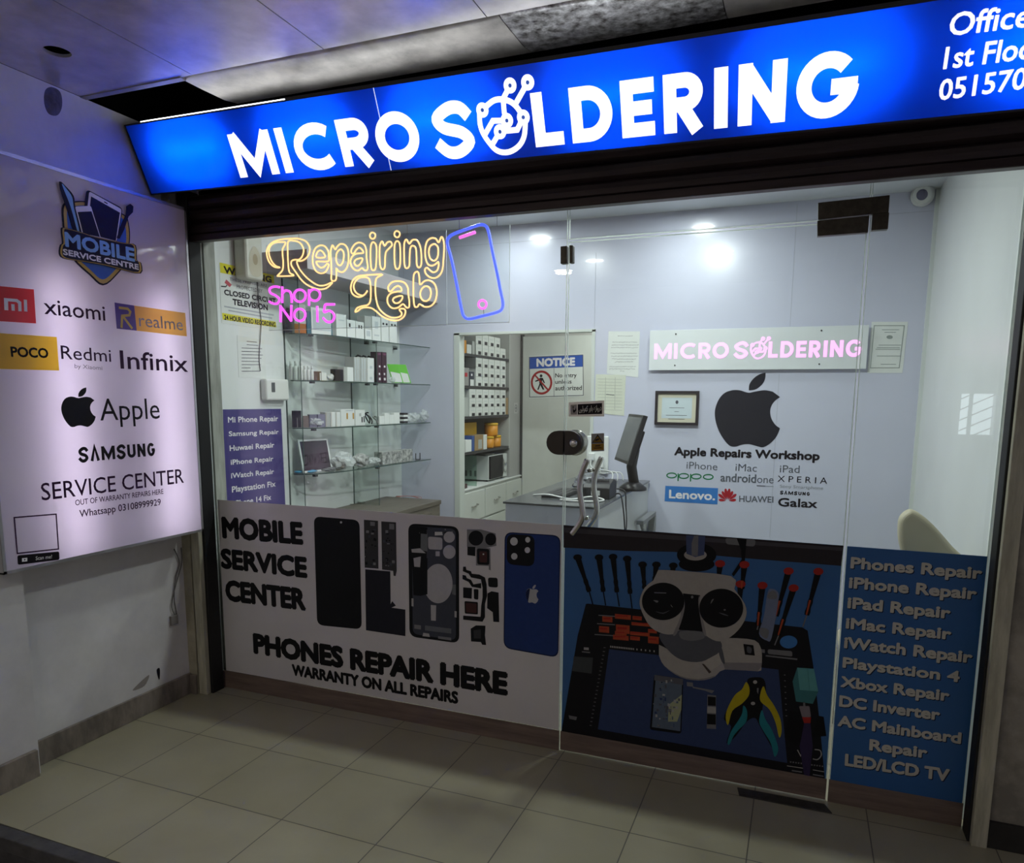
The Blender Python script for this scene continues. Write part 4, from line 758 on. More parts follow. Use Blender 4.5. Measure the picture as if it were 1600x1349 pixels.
# -------- small plates on the door glass
ur = backing('door_plate', [(889, 629), (944, 626), (944, 651), (889, 651)], STEEL, 'small steel plate with Urdu lettering stuck to the glass door above the lock', 'sign plate', h=0.003)
art('plate_field', ur, lambda x, y: (x, y), [([(903, 632), (941, 630), (941, 647), (903, 648)], I_BLACK, 1), ([(892, 633), (902, 632), (902, 648), (892, 648)], ink('plate_grey', (0.35, 0.33, 0.30)), 1), ([(895, 635), (897, 635), (896, 640), (899, 641), (900, 637), (901, 641), (898, 645), (896, 645)], I_BLACK, 2)], FAC, 0.0032)
lettering(FAC, ur, '\uFB9F\uFBFF\uFEDF\uFEEE\uFBAD\uFB90 \uFEAE\uFBA8\uFE8E\uFE91 \uFBA6\uFEAF\uFE8D\uFEED\uFEAD\uFEA9', (905, 643), (940, 641.5), (905, 635), ink('plate_text', (0.75, 0.73, 0.68)), 0.02, 2, 0.0032)
st = backing('camera_warning_sticker', [(924, 678), (944, 677), (944, 705), (924, 706)], ink('sticker_grey', (0.32, 0.31, 0.29)), 'small yellow and grey camera warning sticker on the glass door near the lock', 'sticker', h=0.0012)
art('warning_triangle', st, lambda x, y: (x, y), [([(934, 679), (943, 692), (925, 692.5)], I_BLACK, 1), ([(934, 681.5), (941, 691), (927, 691.2)], I_YEL, 2), ([(930, 687), (936, 685), (937, 687), (931, 689.5)], I_BLACK, 3), ([(924.5, 694), (943.5, 693), (943.5, 703), (924.5, 704)], I_YEL, 1), ([(930, 696.5), (938, 696), (938, 697.3), (930, 697.8)], I_BLACK, 2), ([(928, 700), (940, 699.3), (940, 700.3), (928, 701)], I_BLACK, 2)], FAC, 0.0013)

# ================================================================== NEON SIGNS ON CLEAR SHEETS, HUNG BEHIND THE GLASS
NP = Plane((0, 0.045, 0), (1, 0, 0), (0, 0, 1))
def on_np(p): return on(1, 0.045, p)
N_OR = glow('neon_amber', (1.0, 0.56, 0.23), 1.6); N_PK = glow('neon_magenta', (1.0, 0.10, 0.95), 1.35); N_BL = glow('neon_blue', (0.06, 0.10, 1.0), 1.7); N_P2 = glow('neon_pink', (1.0, 0.16, 0.70), 1.2)
ACR = glass_mat('acrylic_sheet', (0.93, 0.95, 0.95), 1.3)
def neon_sheet(name, p0, p1, label):
    a, b_ = on_np(p0), on_np(p1); t = thing(name, label, 'neon sign', ((a.x + b_.x) / 2, 0.05, b_.z))
    MB().box((a.x, 0.052, b_.z), (b_.x, 0.055, 2.345)).build('clear_sheet', ACR, t)
    e = MB(); e.box((a.x, .0515, b_.z - .002), (b_.x, .0555, b_.z)); e.box((b_.x - .0015, .0515, b_.z), (b_.x, .0555, 2.345)); e.build('sheet_edge', mat('acrylic_edge', (0.75, 0.8, 0.8), 0.3), t)
    for q in (.2, .8): x = a.x + (b_.x - a.x) * q; MB().tube([(x, 0.0535, 2.34), (x, 0.0535, 2.819)], .0012).build('hanging_wire', mat('hanging_wire', (0.3, 0.3, 0.3), 0.4, metal=.8), t)
    return t
n1 = neon_sheet('neon_sign', (412, 345), (697, 507), 'amber and magenta neon sign of outlined letters hung behind the shop window')
n2 = neon_sheet('neon_sign', (697, 345), (795, 503), 'blue neon sign in the outline of a phone, hung behind the shop window')
a1 = lambda q: (400 + q[0] / 8.994, 360 + q[1] / 8.994)
a2 = lambda q: (540 + q[0] / 8.431, 350 + q[1] / 8.431)
a3 = lambda q: (540 + q[0] / 4.444, 330 + q[1] / 4.444)
def neon(par, name, loops, f, mt_, r=0.0037, closed=True, k=4):
    mb = MB()
    for l in loops:
        pts = [on(1, 0.046, f(q)) for q in (smooth(l, closed, k) if len(l) > 2 else l)]
        mb.tube(pts, r, None, 7, closed and len(l) > 2)
    return mb.build(name, mt_, par)
NL = 'neon_letter'
neon(n1, NL, [[(335, 522), (260, 515), (190, 455), (152, 350), (162, 250), (230, 170), (340, 130), (480, 116), (600, 118), (700, 155), (750, 230), (750, 310), (710, 385), (640, 430), (575, 437), (600, 525), (660, 610), (740, 690), (860, 768), (960, 775), (1058, 735), (1062, 748), (990, 812), (880, 828), (740, 780), (640, 700), (560, 590), (500, 500), (497, 440), (535, 414), (610, 408), (655, 350), (668, 270), (630, 190), (560, 152), (455, 155), (446, 300), (452, 470), (470, 590), (525, 628), (500, 640), (320, 645), (308, 632), (372, 560), (382, 450), (372, 330), (376, 260), (408, 200), (398, 165), (260, 175), (192, 240), (182, 330), (217, 430), (275, 500)]], a1, N_OR)
neon(n1, NL, [[(1010, 435), (860, 437), (848, 455), (865, 490), (910, 525), (960, 510), (1000, 470), (1020, 495), (980, 580), (910, 605), (840, 570), (802, 480), (797, 370), (830, 260), (900, 212), (965, 225), (1012, 290), (1022, 370)], [(850, 380), (860, 310), (905, 282), (950, 320), (965, 378)]], a1, N_OR)
neon(n1, NL, [[(1075, 210), (1048, 300), (1055, 450), (1060, 600), (1057, 690), (1090, 713), (1123, 690), (1130, 600), (1128, 535), (1160, 575), (1220, 585), (1275, 530), (1300, 420), (1292, 280), (1250, 207), (1190, 190), (1140, 230), (1112, 270)], [(1180, 270), (1135, 320), (1125, 410), (1150, 480), (1190, 490), (1225, 430), (1232, 330), (1210, 278)]], a1, N_OR)
neon(n1, NL, [[(80, 385), (75, 340), (120, 270), (180, 245), (240, 270), (270, 340), (275, 450), (290, 560), (280, 608), (245, 610), (215, 582), (160, 615), (100, 590), (65, 520), (80, 440), (140, 392), (230, 383), (215, 340), (180, 312), (140, 340), (110, 385)], [(215, 452), (140, 467), (115, 510), (140, 553), (180, 540), (215, 490)]], a2, N_OR)
neon(n1, NL, [[(365, 240), (332, 290), (328, 450), (337, 580), (365, 612), (395, 580), (405, 450), (403, 290)], ell(355, 155, 36, 42, 12)], a2, N_OR)
neon(n1, NL, [[(480, 230), (450, 290), (447, 450), (457, 560), (485, 600), (515, 570), (520, 450), (532, 370), (580, 315), (610, 280), (595, 237), (550, 242), (512, 290)]], a2, N_OR)
neon(n1, NL, [[(680, 225), (647, 270), (642, 430), (652, 560), (680, 597), (712, 560), (720, 430), (713, 270)], ell(677, 135, 36, 42, 12)], a2, N_OR)
neon(n1, NL, [[(800, 205), (772, 260), (770, 420), (777, 550), (805, 585), (838, 550), (843, 430), (852, 320), (885, 287), (923, 320), (933, 430), (937, 540), (965, 575), (995, 540), (998, 420), (983, 300), (940, 217), (880, 212), (838, 262)]], a2, N_OR)
neon(n1, NL, [[(1225, 245), (1190, 197), (1130, 187), (1072, 230), (1047, 330), (1052, 450), (1085, 533), (1140, 550), (1185, 530), (1220, 502), (1223, 560), (1200, 618), (1150, 638), (1105, 607), (1070, 577), (1044, 602), (1057, 658), (1110, 703), (1180, 712), (1243, 670), (1278, 590), (1290, 450), (1298, 300), (1285, 202), (1260, 172)], [(1165, 265), (1110, 300), (1096, 380), (1115, 455), (1160, 486), (1205, 450), (1220, 370), (1210, 297)]], a2, N_OR)
neon(n1, NL, [[(485, 668), (400, 667), (250, 677), (160, 692), (97, 742), (68, 830), (82, 908), (130, 953), (190, 963), (250, 930), (285, 880), (255, 925), (215, 943), (152, 918), (112, 860), (112, 790), (162, 722), (240, 702), (300, 717), (325, 780), (330, 900), (325, 1010), (290, 1068), (210, 1085), (150, 1110), (125, 1158), (158, 1150), (220, 1107), (330, 1107), (400, 1150), (480, 1218), (600, 1268), (700, 1268), (768, 1220), (788, 1150), (760, 1117), (707, 1130), (738, 1175), (720, 1218), (640, 1238), (550, 1213), (450, 1128), (407, 1020), (392, 900), (392, 780), (412, 710)]], a2, N_OR)
neon(n1, NL, [[(570, 885), (560, 830), (610, 770), (690, 754), (770, 772), (818, 840), (825, 930), (838, 1020), (835, 1093), (800, 1103), (755, 1057), (690, 1103), (610, 1108), (557, 1050), (552, 970), (600, 912), (680, 892), (733, 883), (728, 842), (690, 817), (640, 842), (600, 885)], [(740, 947), (650, 967), (622, 1005), (650, 1043), (700, 1038), (743, 990)]], a2, N_OR)
neon(n1, NL, [[(930, 632), (897, 680), (893, 850), (896, 1000), (910, 1088), (945, 1093), (975, 1057), (1040, 1093), (1120, 1083), (1178, 1020), (1201, 910), (1178, 802), (1110, 747), (1040, 752), (980, 800), (970, 700), (957, 642)], [(1050, 822), (1002, 860), (982, 930), (1007, 998), (1060, 1018), (1108, 980), (1123, 900), (1100, 837)]], a2, N_OR)
RP = 0.0058
for lp, cl in (([[(330, 800), (260, 790), (195, 820), (203, 880), (280, 920), (328, 970), (300, 1028), (240, 1030), (185, 1000)]], False), ([ell(615, 920, 82, 85, 14)], True), ([ell(615, 1190, 78, 85, 14)], True), ([[(1105, 1040), (1040, 1040), (975, 1045), (962, 1100), (957, 1150), (1040, 1132), (1102, 1200), (1070, 1278), (1000, 1288), (942, 1230)]], False),
               ([[(860, 1065), (865, 1290)]], False), ([[(345, 1290), (344, 1180), (343, 1070), (347, 1072), (420, 1172), (488, 1268), (493, 1266), (495, 1160), (497, 1050)]], False)):
    neon(n1, NL, lp, a1, N_PK, RP, cl)
neon(n1, NL, [[(370, 790), (370, 1020)], [(370, 890), (400, 855), (440, 848), (480, 870), (498, 940), (500, 1020)]], a1, N_PK, RP, False)
neon(n1, NL, [[(745, 830), (745, 1060)]] + [ell(822, 910, 78, 82, 14) + [ell(822, 910, 78, 82, 14)[0]]], a1, N_PK, RP, False)
neon(n2, 'phone_outline', [[(707, 225), (718, 182), (760, 155), (850, 122), (930, 95), (972, 103), (993, 145), (1020, 280), (1050, 420), (1075, 550), (1092, 640), (1080, 685), (1040, 705), (950, 728), (860, 748), (822, 730), (803, 670), (770, 500), (737, 340)]], a3, N_BL, 0.0066)
neon(n2, 'speaker_bar', [[(790, 185), (900, 146)]], a3, N_P2, 0.0070, False)
neon(n2, 'home_button', [ell(950, 648, 27, 29, 16)], a3, N_P2, 0.0055)
neon(n2, 'lead_wire', [[(957, 683), (961, 718)]], a3, mat('lead_wire', (0.1, 0.1, 0.1), 0.5), 0.0015, False)
# ================================================================== THINGS ON THE SIDE WALL OF THE SHOP (plane x = XL)
WL = Plane((XL, 0, 0), (0, 1, 0), (0, 0, 1))
P_INK = ink('paper_ink', (0.10, 0.10, 0.12)); PAPER = mat('office_paper', (0.72, 0.75, 0.72), 0.7, vary=0.03); PAPER2 = mat('cream_paper', (0.66, 0.69, 0.58), 0.7, vary=0.03)
def wsheet(name, pts, mt_, label, cat, plane=WL): return backing(name, pts, mt_, label, cat, plane)
wn_ = wsheet('warning_sign', [(342, 411), (428, 431), (431, 517), (346, 505)], PAPER, 'yellow and white closed circuit television warning sign on the side wall of the shop', 'sign')
HW = 0.0018; w1 = lambda x, y: (300 + x / 6.131, 330 + y / 6.131)
wt = lambda body, a, b_, t_, mt_=I_BLACK, bold=0.0: lettering(WL, wn_, body, w1(*a), w1(*b_), w1(*t_), mt_, bold, 2, HW)
Y_SIGN = ink('warning_yellow', (0.72, 0.66, 0.05))
art('yellow_band', wn_, w1, [([(262, 492), (782, 612), (785, 695), (268, 590)], Y_SIGN, 1)], WL, HW)
art('yellow_band', wn_, w1, [([(285, 975), (800, 1060), (806, 1115), (292, 1040)], Y_SIGN, 1)], WL, HW)
wt('WARNING', (305, 590), (758, 685), (303, 530), I_BLACK, 0.16); wt('THESE PREMISES ARE', (358, 665), (718, 730), (358, 635), P_INK); wt('PROTECTED BY', (425, 742), (672, 785), (425, 705), P_INK); wt('CLOSED CIRCUIT', (308, 800), (800, 885), (308, 752), I_BLACK, .13); wt('TELEVISION', (390, 895), (722, 950), (388, 842), I_BLACK, .13)
wt('24 HOUR VIDEO RECORDING', (308, 1040), (796, 1110), (306, 995), I_BLACK, .10)
art('small_print', wn_, w1, [([(305, 906), (780, 990), (780, 1004), (305, 920)], ink('pale_print', (0.42, 0.45, 0.48)), 1), ([(345, 945), (765, 1020), (765, 1034), (345, 958)], ink('pale_print', (0.42, 0.45, 0.48)), 1)], WL, HW)
art('camera_symbol', wn_, w1, [([(325, 655), (378, 705), (358, 730), (308, 685)], ink('camera_red', (0.5, 0.10, 0.12)), 2), ([(275, 715), (320, 720), (328, 705), (335, 712), (322, 730), (276, 726)], I_BLACK, 2)], WL, HW)
note = wsheet('wall_notice', [(370, 524), (413, 532), (416, 592), (373, 590)], PAPER, 'white printed notice taped to the side wall below the warning sign', 'paper')
art('print_lines', note, lambda x, y: (x, y), [([(377 + (8 if k in (0, 1) else 0), 533 + k * 5.2), (377 + (24, 26, 32, 30, 33, 31, 28, 30, 14, 29)[k], 534.6 + k * 5.0), (377 + (24, 26, 32, 30, 33, 31, 28, 30, 14, 29)[k], 535.6 + k * 5.0), (377 + (8 if k in (0, 1) else 0), 534 + k * 5.2)], P_INK, 1) for k in range(10)], WL, HW)
li = wsheet('repair_list_poster', [(348, 640), (439, 639), (446, 800), (354, 797)], mat('violet_vinyl', (0.060, 0.045, 0.200), 0.4, vary=0.03), 'violet poster listing phone repairs on the side wall of the shop', 'poster')
l5 = lambda x, y: (320 + x / 4.21, 500 + y / 4.21)
for body, a, b_, t_ in (('Mi Phone Repair', (152, 675), (480, 665), (152, 640)), ('Samsung Repair', (157, 765), (484, 750), (157, 735)), ('Huwaei Repair', (163, 862), (455, 838), (162, 828)), ('iPhone Repair', (170, 953), (448, 928), (168, 922)), ('iWatch Repair', (172, 1042), (452, 1012), (172, 1010)), ('Playstation Fix', (178, 1135), (463, 1095), (176, 1098)), ('iPhone 14 Fix', (195, 1225), (434, 1182), (195, 1190))):
    lettering(WL, li, body, l5(*a), l5(*b_), l5(*t_), I_WHITE, 0.07, 1, HW)
def wall_box(name, y0, y1, z0, z1, x1, mt_, label, cat, bevel=.012):
    t = thing(name, label, cat, (XL, (y0 + y1) / 2, z0)); MB().box((XL, y0, z0), (x1, y1, z1)).build('housing', mt_, t, bevel=bevel, seg=3); return t
CREAM_P = mat('ivory_plastic', (0.62, 0.63, 0.55), 0.4, vary=0.05)
da, db = on(0, XL + .09, (386, 435)), on(0, XL + .09, (411, 380))
ds = wall_box('scent_dispenser', da.y, db.y, da.z, da.z + .27, XL + .09, CREAM_P, 'ivory scent dispenser on the side wall above the warning sign', 'dispenser', .02)
dpl = Plane((XL + .0902, 0, 0), (0, 1, 0), (0, 0, 1)); p = Print(dpl, .0005); yc = (da.y + db.y) / 2
p.uv(smooth([(yc - .04, da.z + .03), (yc + .04, da.z + .03), (yc + .042, da.z + .13), (yc, da.z + .18), (yc - .042, da.z + .13)], True, 5), mat('ivory_panel', (0.55, 0.52, 0.40), 0.5), 1); p.uv(ell(yc, da.z + .11, .02, .03, 14), mat('ivory_emblem', (0.40, 0.34, 0.22), .5), 2); p.build('front_plate', ds)
ta, tb = on(0, XL + .045, (417, 626)), on(0, XL + .045, (455, 592))
th = wall_box('wall_controller', ta.y, tb.y - .02, ta.z, ta.z + .125, XL + .045, mat('white_plastic', (0.74, 0.76, 0.72), 0.35), 'white plastic controller box on the shop side wall beside the violet poster', 'controller')
art('display', th, lambda x, y: (x, y), [([(424, 598), (429.5, 598), (430, 613), (424.5, 613)], ink('grey_display', (0.10, 0.11, 0.11)), 1)], Plane((XL + .0455, 0, 0), (0, 1, 0), (0, 0, 1)), .0003)
wr = MB().tube([on(0, XL + .006, p) for p in smooth([(402, 436), (404, 470), (408, 500), (407, 525), (405, 560), (407, 580)], False, 5)], .0022)
tag(wr.build('sign_wire', mat('thin_wire', (0.08, 0.08, 0.08), .5), None, on(0, XL, (407, 580))), 'thin dark wire running down the side wall over the warning sign', 'wire')
# boxed soffit over the shelves
struct(MB().box((XL, 0.45, 2.30), (-2.58, YB, 2.405)).build('trim_12', mat('soffit_paint', (0.55, 0.50, 0.52), 0.6, vary=0.04), bevel=.002))

# ================================================================== WOODEN COUNTER, DIVIDERS AND GLASS SHELVES
OAK = mat('grey_oak', (0.135, 0.115, 0.092), 0.5, vary=0.28, vscale=9, stretch=(7, 0.8, 7))
oc = thing('wooden_counter', 'grey oak counter standing under the glass shelves', 'counter', (-2.66, 0.95, 0))
sub(oc, 'top', (XL + .003, 0.06, 0.815), (-2.44, 1.76, 0.845), OAK, .002); sub(oc, 'side_panel', (-2.465, 0.07, 0), (-2.447, 1.75, 0.815), OAK); sub(oc, 'end_panel', (XL + .005, 1.73, 0), (-2.465, 1.75, 0.815), OAK); sub(oc, 'end_panel', (XL + .005, 0.07, 0), (-2.465, 0.09, 0.815), OAK)
TINT = glass_mat('tinted_shelf_glass', (0.93, 0.965, 0.945), 1.5); TEDGE = mat('green_glass_edge', (0.05, 0.085, 0.075), 0.2)
for y, x1, lb_ in ((0.645, -2.80, 'upright glass divider at the window end of the shelves'), (1.335, -2.705, 'upright glass divider in the middle of the glass shelves')):
    t = thing('glass_divider', lb_, 'divider', (XL, y, .846)); MB().box((XL, y - .003, .846), (x1 - .002, y + .003, 2.295)).build('glass', TINT, t); MB().box((x1 - .002, y - .003, .846), (x1, y + .003, 2.295)).build('polished_edge', TEDGE, t)
    MB().box((XL, y - .0045, .846), (XL + .004, y + .0045, 2.295)).build('wall_channel', TEDGE, t)
def shelf_front(): return smooth([(XL + .03, .655), (-2.80, .69), (-2.725, .82), (-2.695, 1.1), (-2.682, 1.335), (-2.665, 1.65), (-2.645, 1.985)], False, 5)
SHZ = [1.976, 1.697, 1.41, 1.127]; SHN = ['top', 'second', 'third', 'lowest']
CLIP = mat('shelf_clip', (0.03, 0.03, 0.032), .4)
for z, nm in zip(SHZ, SHN):
    t = thing('glass_shelf', nm + ' glass shelf in the stack along the side wall', 'shelf', (XL, 1.3, z), 'glass shelves')
    fr_ = shelf_front()
    out = [(XL + .004, .655)] + fr_ + [(XL + .004, 1.985)]
    MB().prism([(x, y, z - .007) for x, y in out], (0, 0, .006)).build('glass', TINT, t)
    e = MB()
    for (xa, ya), (xb, yb) in zip(fr_[:-1], fr_[1:]): e.add([(xa, ya, z - .0072), (xb, yb, z - .0072), (xb + .0025, yb, z - .0072), (xa + .0025, ya, z - .0072), (xa, ya, z - .0008), (xb, yb, z - .0008), (xb + .0025, yb, z - .0008), (xa + .0025, ya, z - .0008)], [(0, 1, 2, 3), (7, 6, 5, 4), (0, 4, 5, 1), (1, 5, 6, 2), (2, 6, 7, 3), (3, 7, 4, 0)])
    e.build('polished_edge', TEDGE, t)
    for x, y in ((-2.695, 1.30), (-2.80, 1.36), (-2.895, 1.9), (-2.77, .71)): MB().box((x - .012, y - .012, z - .019), (x + .012, y + .012, z - .0072)).build('clip', CLIP, t)
# -------- things on the shelves: each stands where the photograph shows its foot
def img_x(p):
    d = p - EYE; return CX + FOC * d.dot(RT) / d.dot(FW)
def foot(z, px, back=0.022):
    """the place on a shelf, a little behind its front edge, that shows at the photo column px"""
    tr = [Vector((max(x - back, XL + .028), y, z)) for x, y in shelf_front()]; best = None
    for q0, q1 in zip(tr[:-1], tr[1:]):
        x0, x1 = img_x(q0), img_x(q1)
        if min(x0, x1) <= px <= max(x0, x1): best = q0 + (q1 - q0) * ((px - x0) / (x1 - x0 + 1e-9))
    if best is None: best = tr[0] if px < img_x(tr[0]) else tr[-1]
    return best.copy()
def item_box(name, z, pl_, pr_, hpx, depth, mt_, label, cat, group=None, front=None, lid=None, yaw=None, back=0.022):
    """upright box: photo columns of the two front feet, height in photo pixels, depth towards the wall"""
    a, b_ = foot(z, pl_[0], back), foot(z, pr_[0], back); dd = ((a + b_) / 2 - EYE).dot(FW); H = hpx * dd / FOC
    d = b_ - a; d.z = 0; wid = d.length * .975; d.normalize(); n_ = Vector((-d.y, d.x, 0)); depth = min(depth, min(a.x, b_.x) - XL - .004)
    zz = Vector((0, 0, .0004)); t = thing(name, label, cat, tuple(a + d * wid / 2 + zz), group); up = Vector((0, 0, H))
    c = a + d * wid / 2 + n_ * depth / 2 + up / 2 + zz; MB().obox(c, d * wid / 2, n_ * depth / 2, up / 2).build('carton', mt_, t, bevel=min(.0015, wid * .08))
    pl2 = Plane(a + zz, d, (0, 0, 1))
    if front:
        p = Print(pl2, .0004)
        for (u0, v0, u1, v1), m2 in front: p.uv([(u0 * wid, v0 * H), (u1 * wid, v0 * H), (u1 * wid, v1 * H), (u0 * wid, v1 * H)], m2, 1)
        p.build('print', t)
    return t
W_CARD = mat('white_carton', (0.76, 0.79, 0.77), 0.45, vary=0.02); G_CARD = mat('grey_carton', (0.45, 0.47, 0.45), .5, vary=.04); B_CARD = mat('black_carton', (0.018, 0.014, 0.018), .4); V_CARD = mat('dark_violet_carton', (0.050, 0.016, 0.034), .4); T_CARD = mat('teal_carton', (0.035, 0.15, 0.20), .5); O_CARD = mat('orange_carton', (0.62, 0.22, 0.05), .5); BR_CARD = mat('brown_carton', (0.12, 0.07, 0.05), .6, vary=.2); GREEN_P = mat('green_packet', (0.12, 0.55, 0.02), .4); Y_CARD = mat('yellow_carton', (0.70, 0.42, 0.02), .5, vary=.06); TAN = mat('tan_cardboard', (0.34, 0.23, 0.11), .7, vary=.1); LILAC_G = mat('lilac_grey_plastic', (0.22, 0.21, 0.30), .4)
D_SPOT = ink('dark_spot', (0.03, 0.03, 0.035)); PALE = ink('pale_print2', (0.55, 0.60, 0.62))
z = SHZ[0]
bo = foot(z, 449)
t = thing('dark_bottle', 'dark grey bottle at the window end of the top glass shelf', 'bottle', tuple(bo)); MB().lathe(bo, [(.020, .0005), (.022, .01), (.022, .10), (.018, .115), (.012, .122)], None, 18).build('bottle_body', mat('dark_bottle', (0.05, .05, .055), .3), t); MB().lathe(bo, [(.013, .122), (.013, .142), (.010, .145)], None, 14).build('cap', mat('grey_cap', (.14, .14, .14), .4), t)
item_box('carton', z, (460.5, 510), (479, 512), 44, .05, W_CARD, 'white and orange carton next to the dark bottle on the top glass shelf', 'box', front=[((0, 0, 1, .33), O_CARD), ((.3, .4, .8, .7), PALE)])
item_box('slim_carton', z, (480, 512), (486.5, 513), 34, .03, T_CARD, 'slim teal carton beside the white and orange one on the top glass shelf', 'box')
item_box('carton', z, (487, 513), (520, 517), 40, .06, W_CARD, 'broad white carton with a teal edge on the top glass shelf', 'box', front=[((.08, .15, .92, .9), PALE), ((.95, 0, 1, 1), T_CARD)])
item_box('carton', z, (526, 515), (542, 519), 34, .06, W_CARD, 'tall plain white carton past the teal edged one on the top glass shelf', 'box', front=[((.2, .7, .8, .76), PALE)])
item_box('carton', z, (543, 520), (556, 523), 27, .06, W_CARD, 'low white carton with one dark spot on the top glass shelf', 'box', 'low cartons on the top glass shelf', front=[((.2, .6, .4, .8), D_SPOT)])
item_box('carton', z, (556.5, 522.5), (569.5, 525), 26, .06, W_CARD, 'low white carton with two dark spots on the top glass shelf', 'box', 'low cartons on the top glass shelf', front=[((.3, .6, .45, .8), D_SPOT), ((.6, .6, .75, .8), D_SPOT)])
item_box('carton', z, (570.5, 525), (581, 527), 36, .06, G_CARD, 'greenish grey carton between white ones on the top glass shelf', 'box', front=[((0, 0, 1, .45), W_CARD), ((.2, .15, .8, .38), PALE)])
item_box('carton', z, (582, 527), (595.5, 530), 37, .06, W_CARD, 'white carton with a slanted print beside the grey one on the top glass shelf', 'box', 'tall cartons on the top glass shelf', front=[((.2, .2, .8, .26), PALE), ((.3, .5, .7, .8), PALE)])
item_box('carton', z, (596.4, 530), (608, 532), 37, .06, W_CARD, 'white carton with two dark dots, second from the far end of the top glass shelf', 'box', 'tall cartons on the top glass shelf', front=[((.15, .70, .38, .78), D_SPOT), ((.6, .70, .83, .78), D_SPOT)])
item_box('carton', z, (609, 532), (621, 534), 37, .06, W_CARD, 'white carton with two dark dots at the far end of the top glass shelf', 'box', 'tall cartons on the top glass shelf', front=[((.2, .70, .42, .78), D_SPOT), ((.62, .70, .85, .78), D_SPOT)])
z = SHZ[1]
WB_ = mat('white_bottle', (0.72, 0.74, 0.72), .35)
def vial(name, z, px, py, rpx, hpx, label, group, mt_=WB_, capm=None):
    c = foot(z, px); dd = (c - EYE).dot(FW); r, h = rpx * dd / FOC, hpx * dd / FOC; c.z += .0004
    t = thing(name, label, 'bottle', tuple(c), group); MB().lathe(c, [(r * .95, 0), (r, h * .06), (r, h * .66), (r * .7, h * .76)], None, 14).build('bottle_body', mt_, t); MB().lathe(c, [(r * .55, h * .76), (r * .55, h * .98), (r * .4, h)], None, 12).build('cap', capm or WB_, t); return t
ordw = ['first', 'second', 'third', 'fourth', 'fifth', 'sixth', 'seventh']
for k in range(3): vial('squat_bottle', z, 455 + k * 7.5, 584 + k * .8, 3.6, 29, ordw[k] + ' squat white bottle from the window end of the second glass shelf', 'squat white bottles')
for k in range(3): vial('small_vial', z, 476.5 + k * 5.6, 585.5 + k * .6, 2.6, 22, ordw[k] + ' slim white vial past the squat bottles on the second glass shelf', 'slim white vials')
item_box('carton', z, (489, 585), (503, 587), 14, .05, BR_CARD, 'dark brown carton past the vials on the second glass shelf', 'box')
item_box('carton', z, (500, 587.5), (511, 589), 12, .03, W_CARD, 'small white carton in front of the dark brown one on the second glass shelf', 'box')
def crumple(name, c, sx, sy, sz, seed, mt_, label, cat, group=None, amp=.35, along=False):
    bm = bmesh.new(); bmesh.ops.create_icosphere(bm, subdivisions=3, radius=1)
    for v in bm.verts:
        f = 1 + amp * noise.noise(v.co * 1.7 + Vector((seed * 3.1, seed, 0))) + amp * .5 * noise.noise(v.co * 4.3 + Vector((seed, 9, seed)))
        q = v.co * f; v.co = Vector((q.y * sy if along else q.x * sx, q.x * sx * 1.15 if along else q.y * sy, max(0, q.z * .5 + .5) * 2 * sz * .5 + 0.0006))
    me = bpy.data.meshes.new(name); bm.to_mesh(me); bm.free(); me.materials.append(mt_); o = bpy.data.objects.new(name, me); COL.objects.link(o); o.location = c
    return tag(o, label, cat, group)
def bagm():
    mt, nt, b, out = node_mat('clear_bag'); b.inputs['Base Color'].default_value = (.8, .85, .85, 1); b.inputs['Roughness'].default_value = .15; b.inputs['Alpha'].default_value = .52
    tc = nt.nodes.new('ShaderNodeTexCoord'); nz = nt.nodes.new('ShaderNodeTexNoise'); nz.inputs['Scale'].default_value = 60; bp = nt.nodes.new('ShaderNodeBump'); bp.inputs['Strength'].default_value = .8; bp.inputs['Distance'].default_value = .01
    nt.links.new(tc.outputs['Object'], nz.inputs[0]); nt.links.new(nz.outputs['Fac'], bp.inputs['Height']); nt.links.new(bp.outputs[0], b.inputs['Normal']); return mt
BAG = bagm(); WBAG = mat('white_bag', (.68, .70, .68), .4, vary=.15, vscale=30, bump=.4); PARTS_M = mat('jumbled_parts', (.58, .59, .57), .5, col2=(.14, .15, .15), vscale=38, bump=.7)
def cr(name, z, px, py, wpx, hpx, seed, mt_, label, cat, dpx=None, amp=.35, group=None):
    c = foot(z, px, .055) if z > .9 else onz(z, px, py); dd = (c - EYE).dot(FW); s = dd / FOC
    if z > .9: wpx = min(wpx, 1e9)
    return crumple(name, c, wpx * s / 2, min((dpx or wpx * .7) * s / 2, .07), hpx * s / 2, seed, mt_, label, cat, group, amp, z > .9)
cr('white_bag', z, 517, 587, 15, 22, 2, WBAG, 'crumpled white bag on the second glass shelf', 'bag')
item_box('carton', z, (524, 588), (537, 591), 18, .04, B_CARD, 'short black carton past the crumpled bag on the second glass shelf', 'box')
item_box('carton', z, (537.5, 591), (553, 593), 22, .05, W_CARD, 'white carton between a black one and the stack on the second glass shelf', 'box', front=[((0, 0, .35, 1), G_CARD)])  # grey left band paints the carton's shaded side
for lev in range(2):
    for k in range(3):
        zz = z + lev * .073; item_box('parts_carton', zz, (553.5 + k * 10.6, 591), (563.8 + k * 10.6, 592), 20.5, .075, [G_CARD, G_CARD, W_CARD][k], '%s %s-toned carton of the %s layer in the stack on the second glass shelf' % (ordw[k], ['grey', 'grey', 'white'][k], ['bottom', 'top'][lev]), 'box', 'stacked cartons on the second glass shelf', front=[((.12, .1, .30, .9), PALE), ((.5, .1, .68, .9), PALE)] if k < 2 else [((.3, .2, .7, .4), PALE)])  # grey tone paints the shaded sides of white boxes into the colour
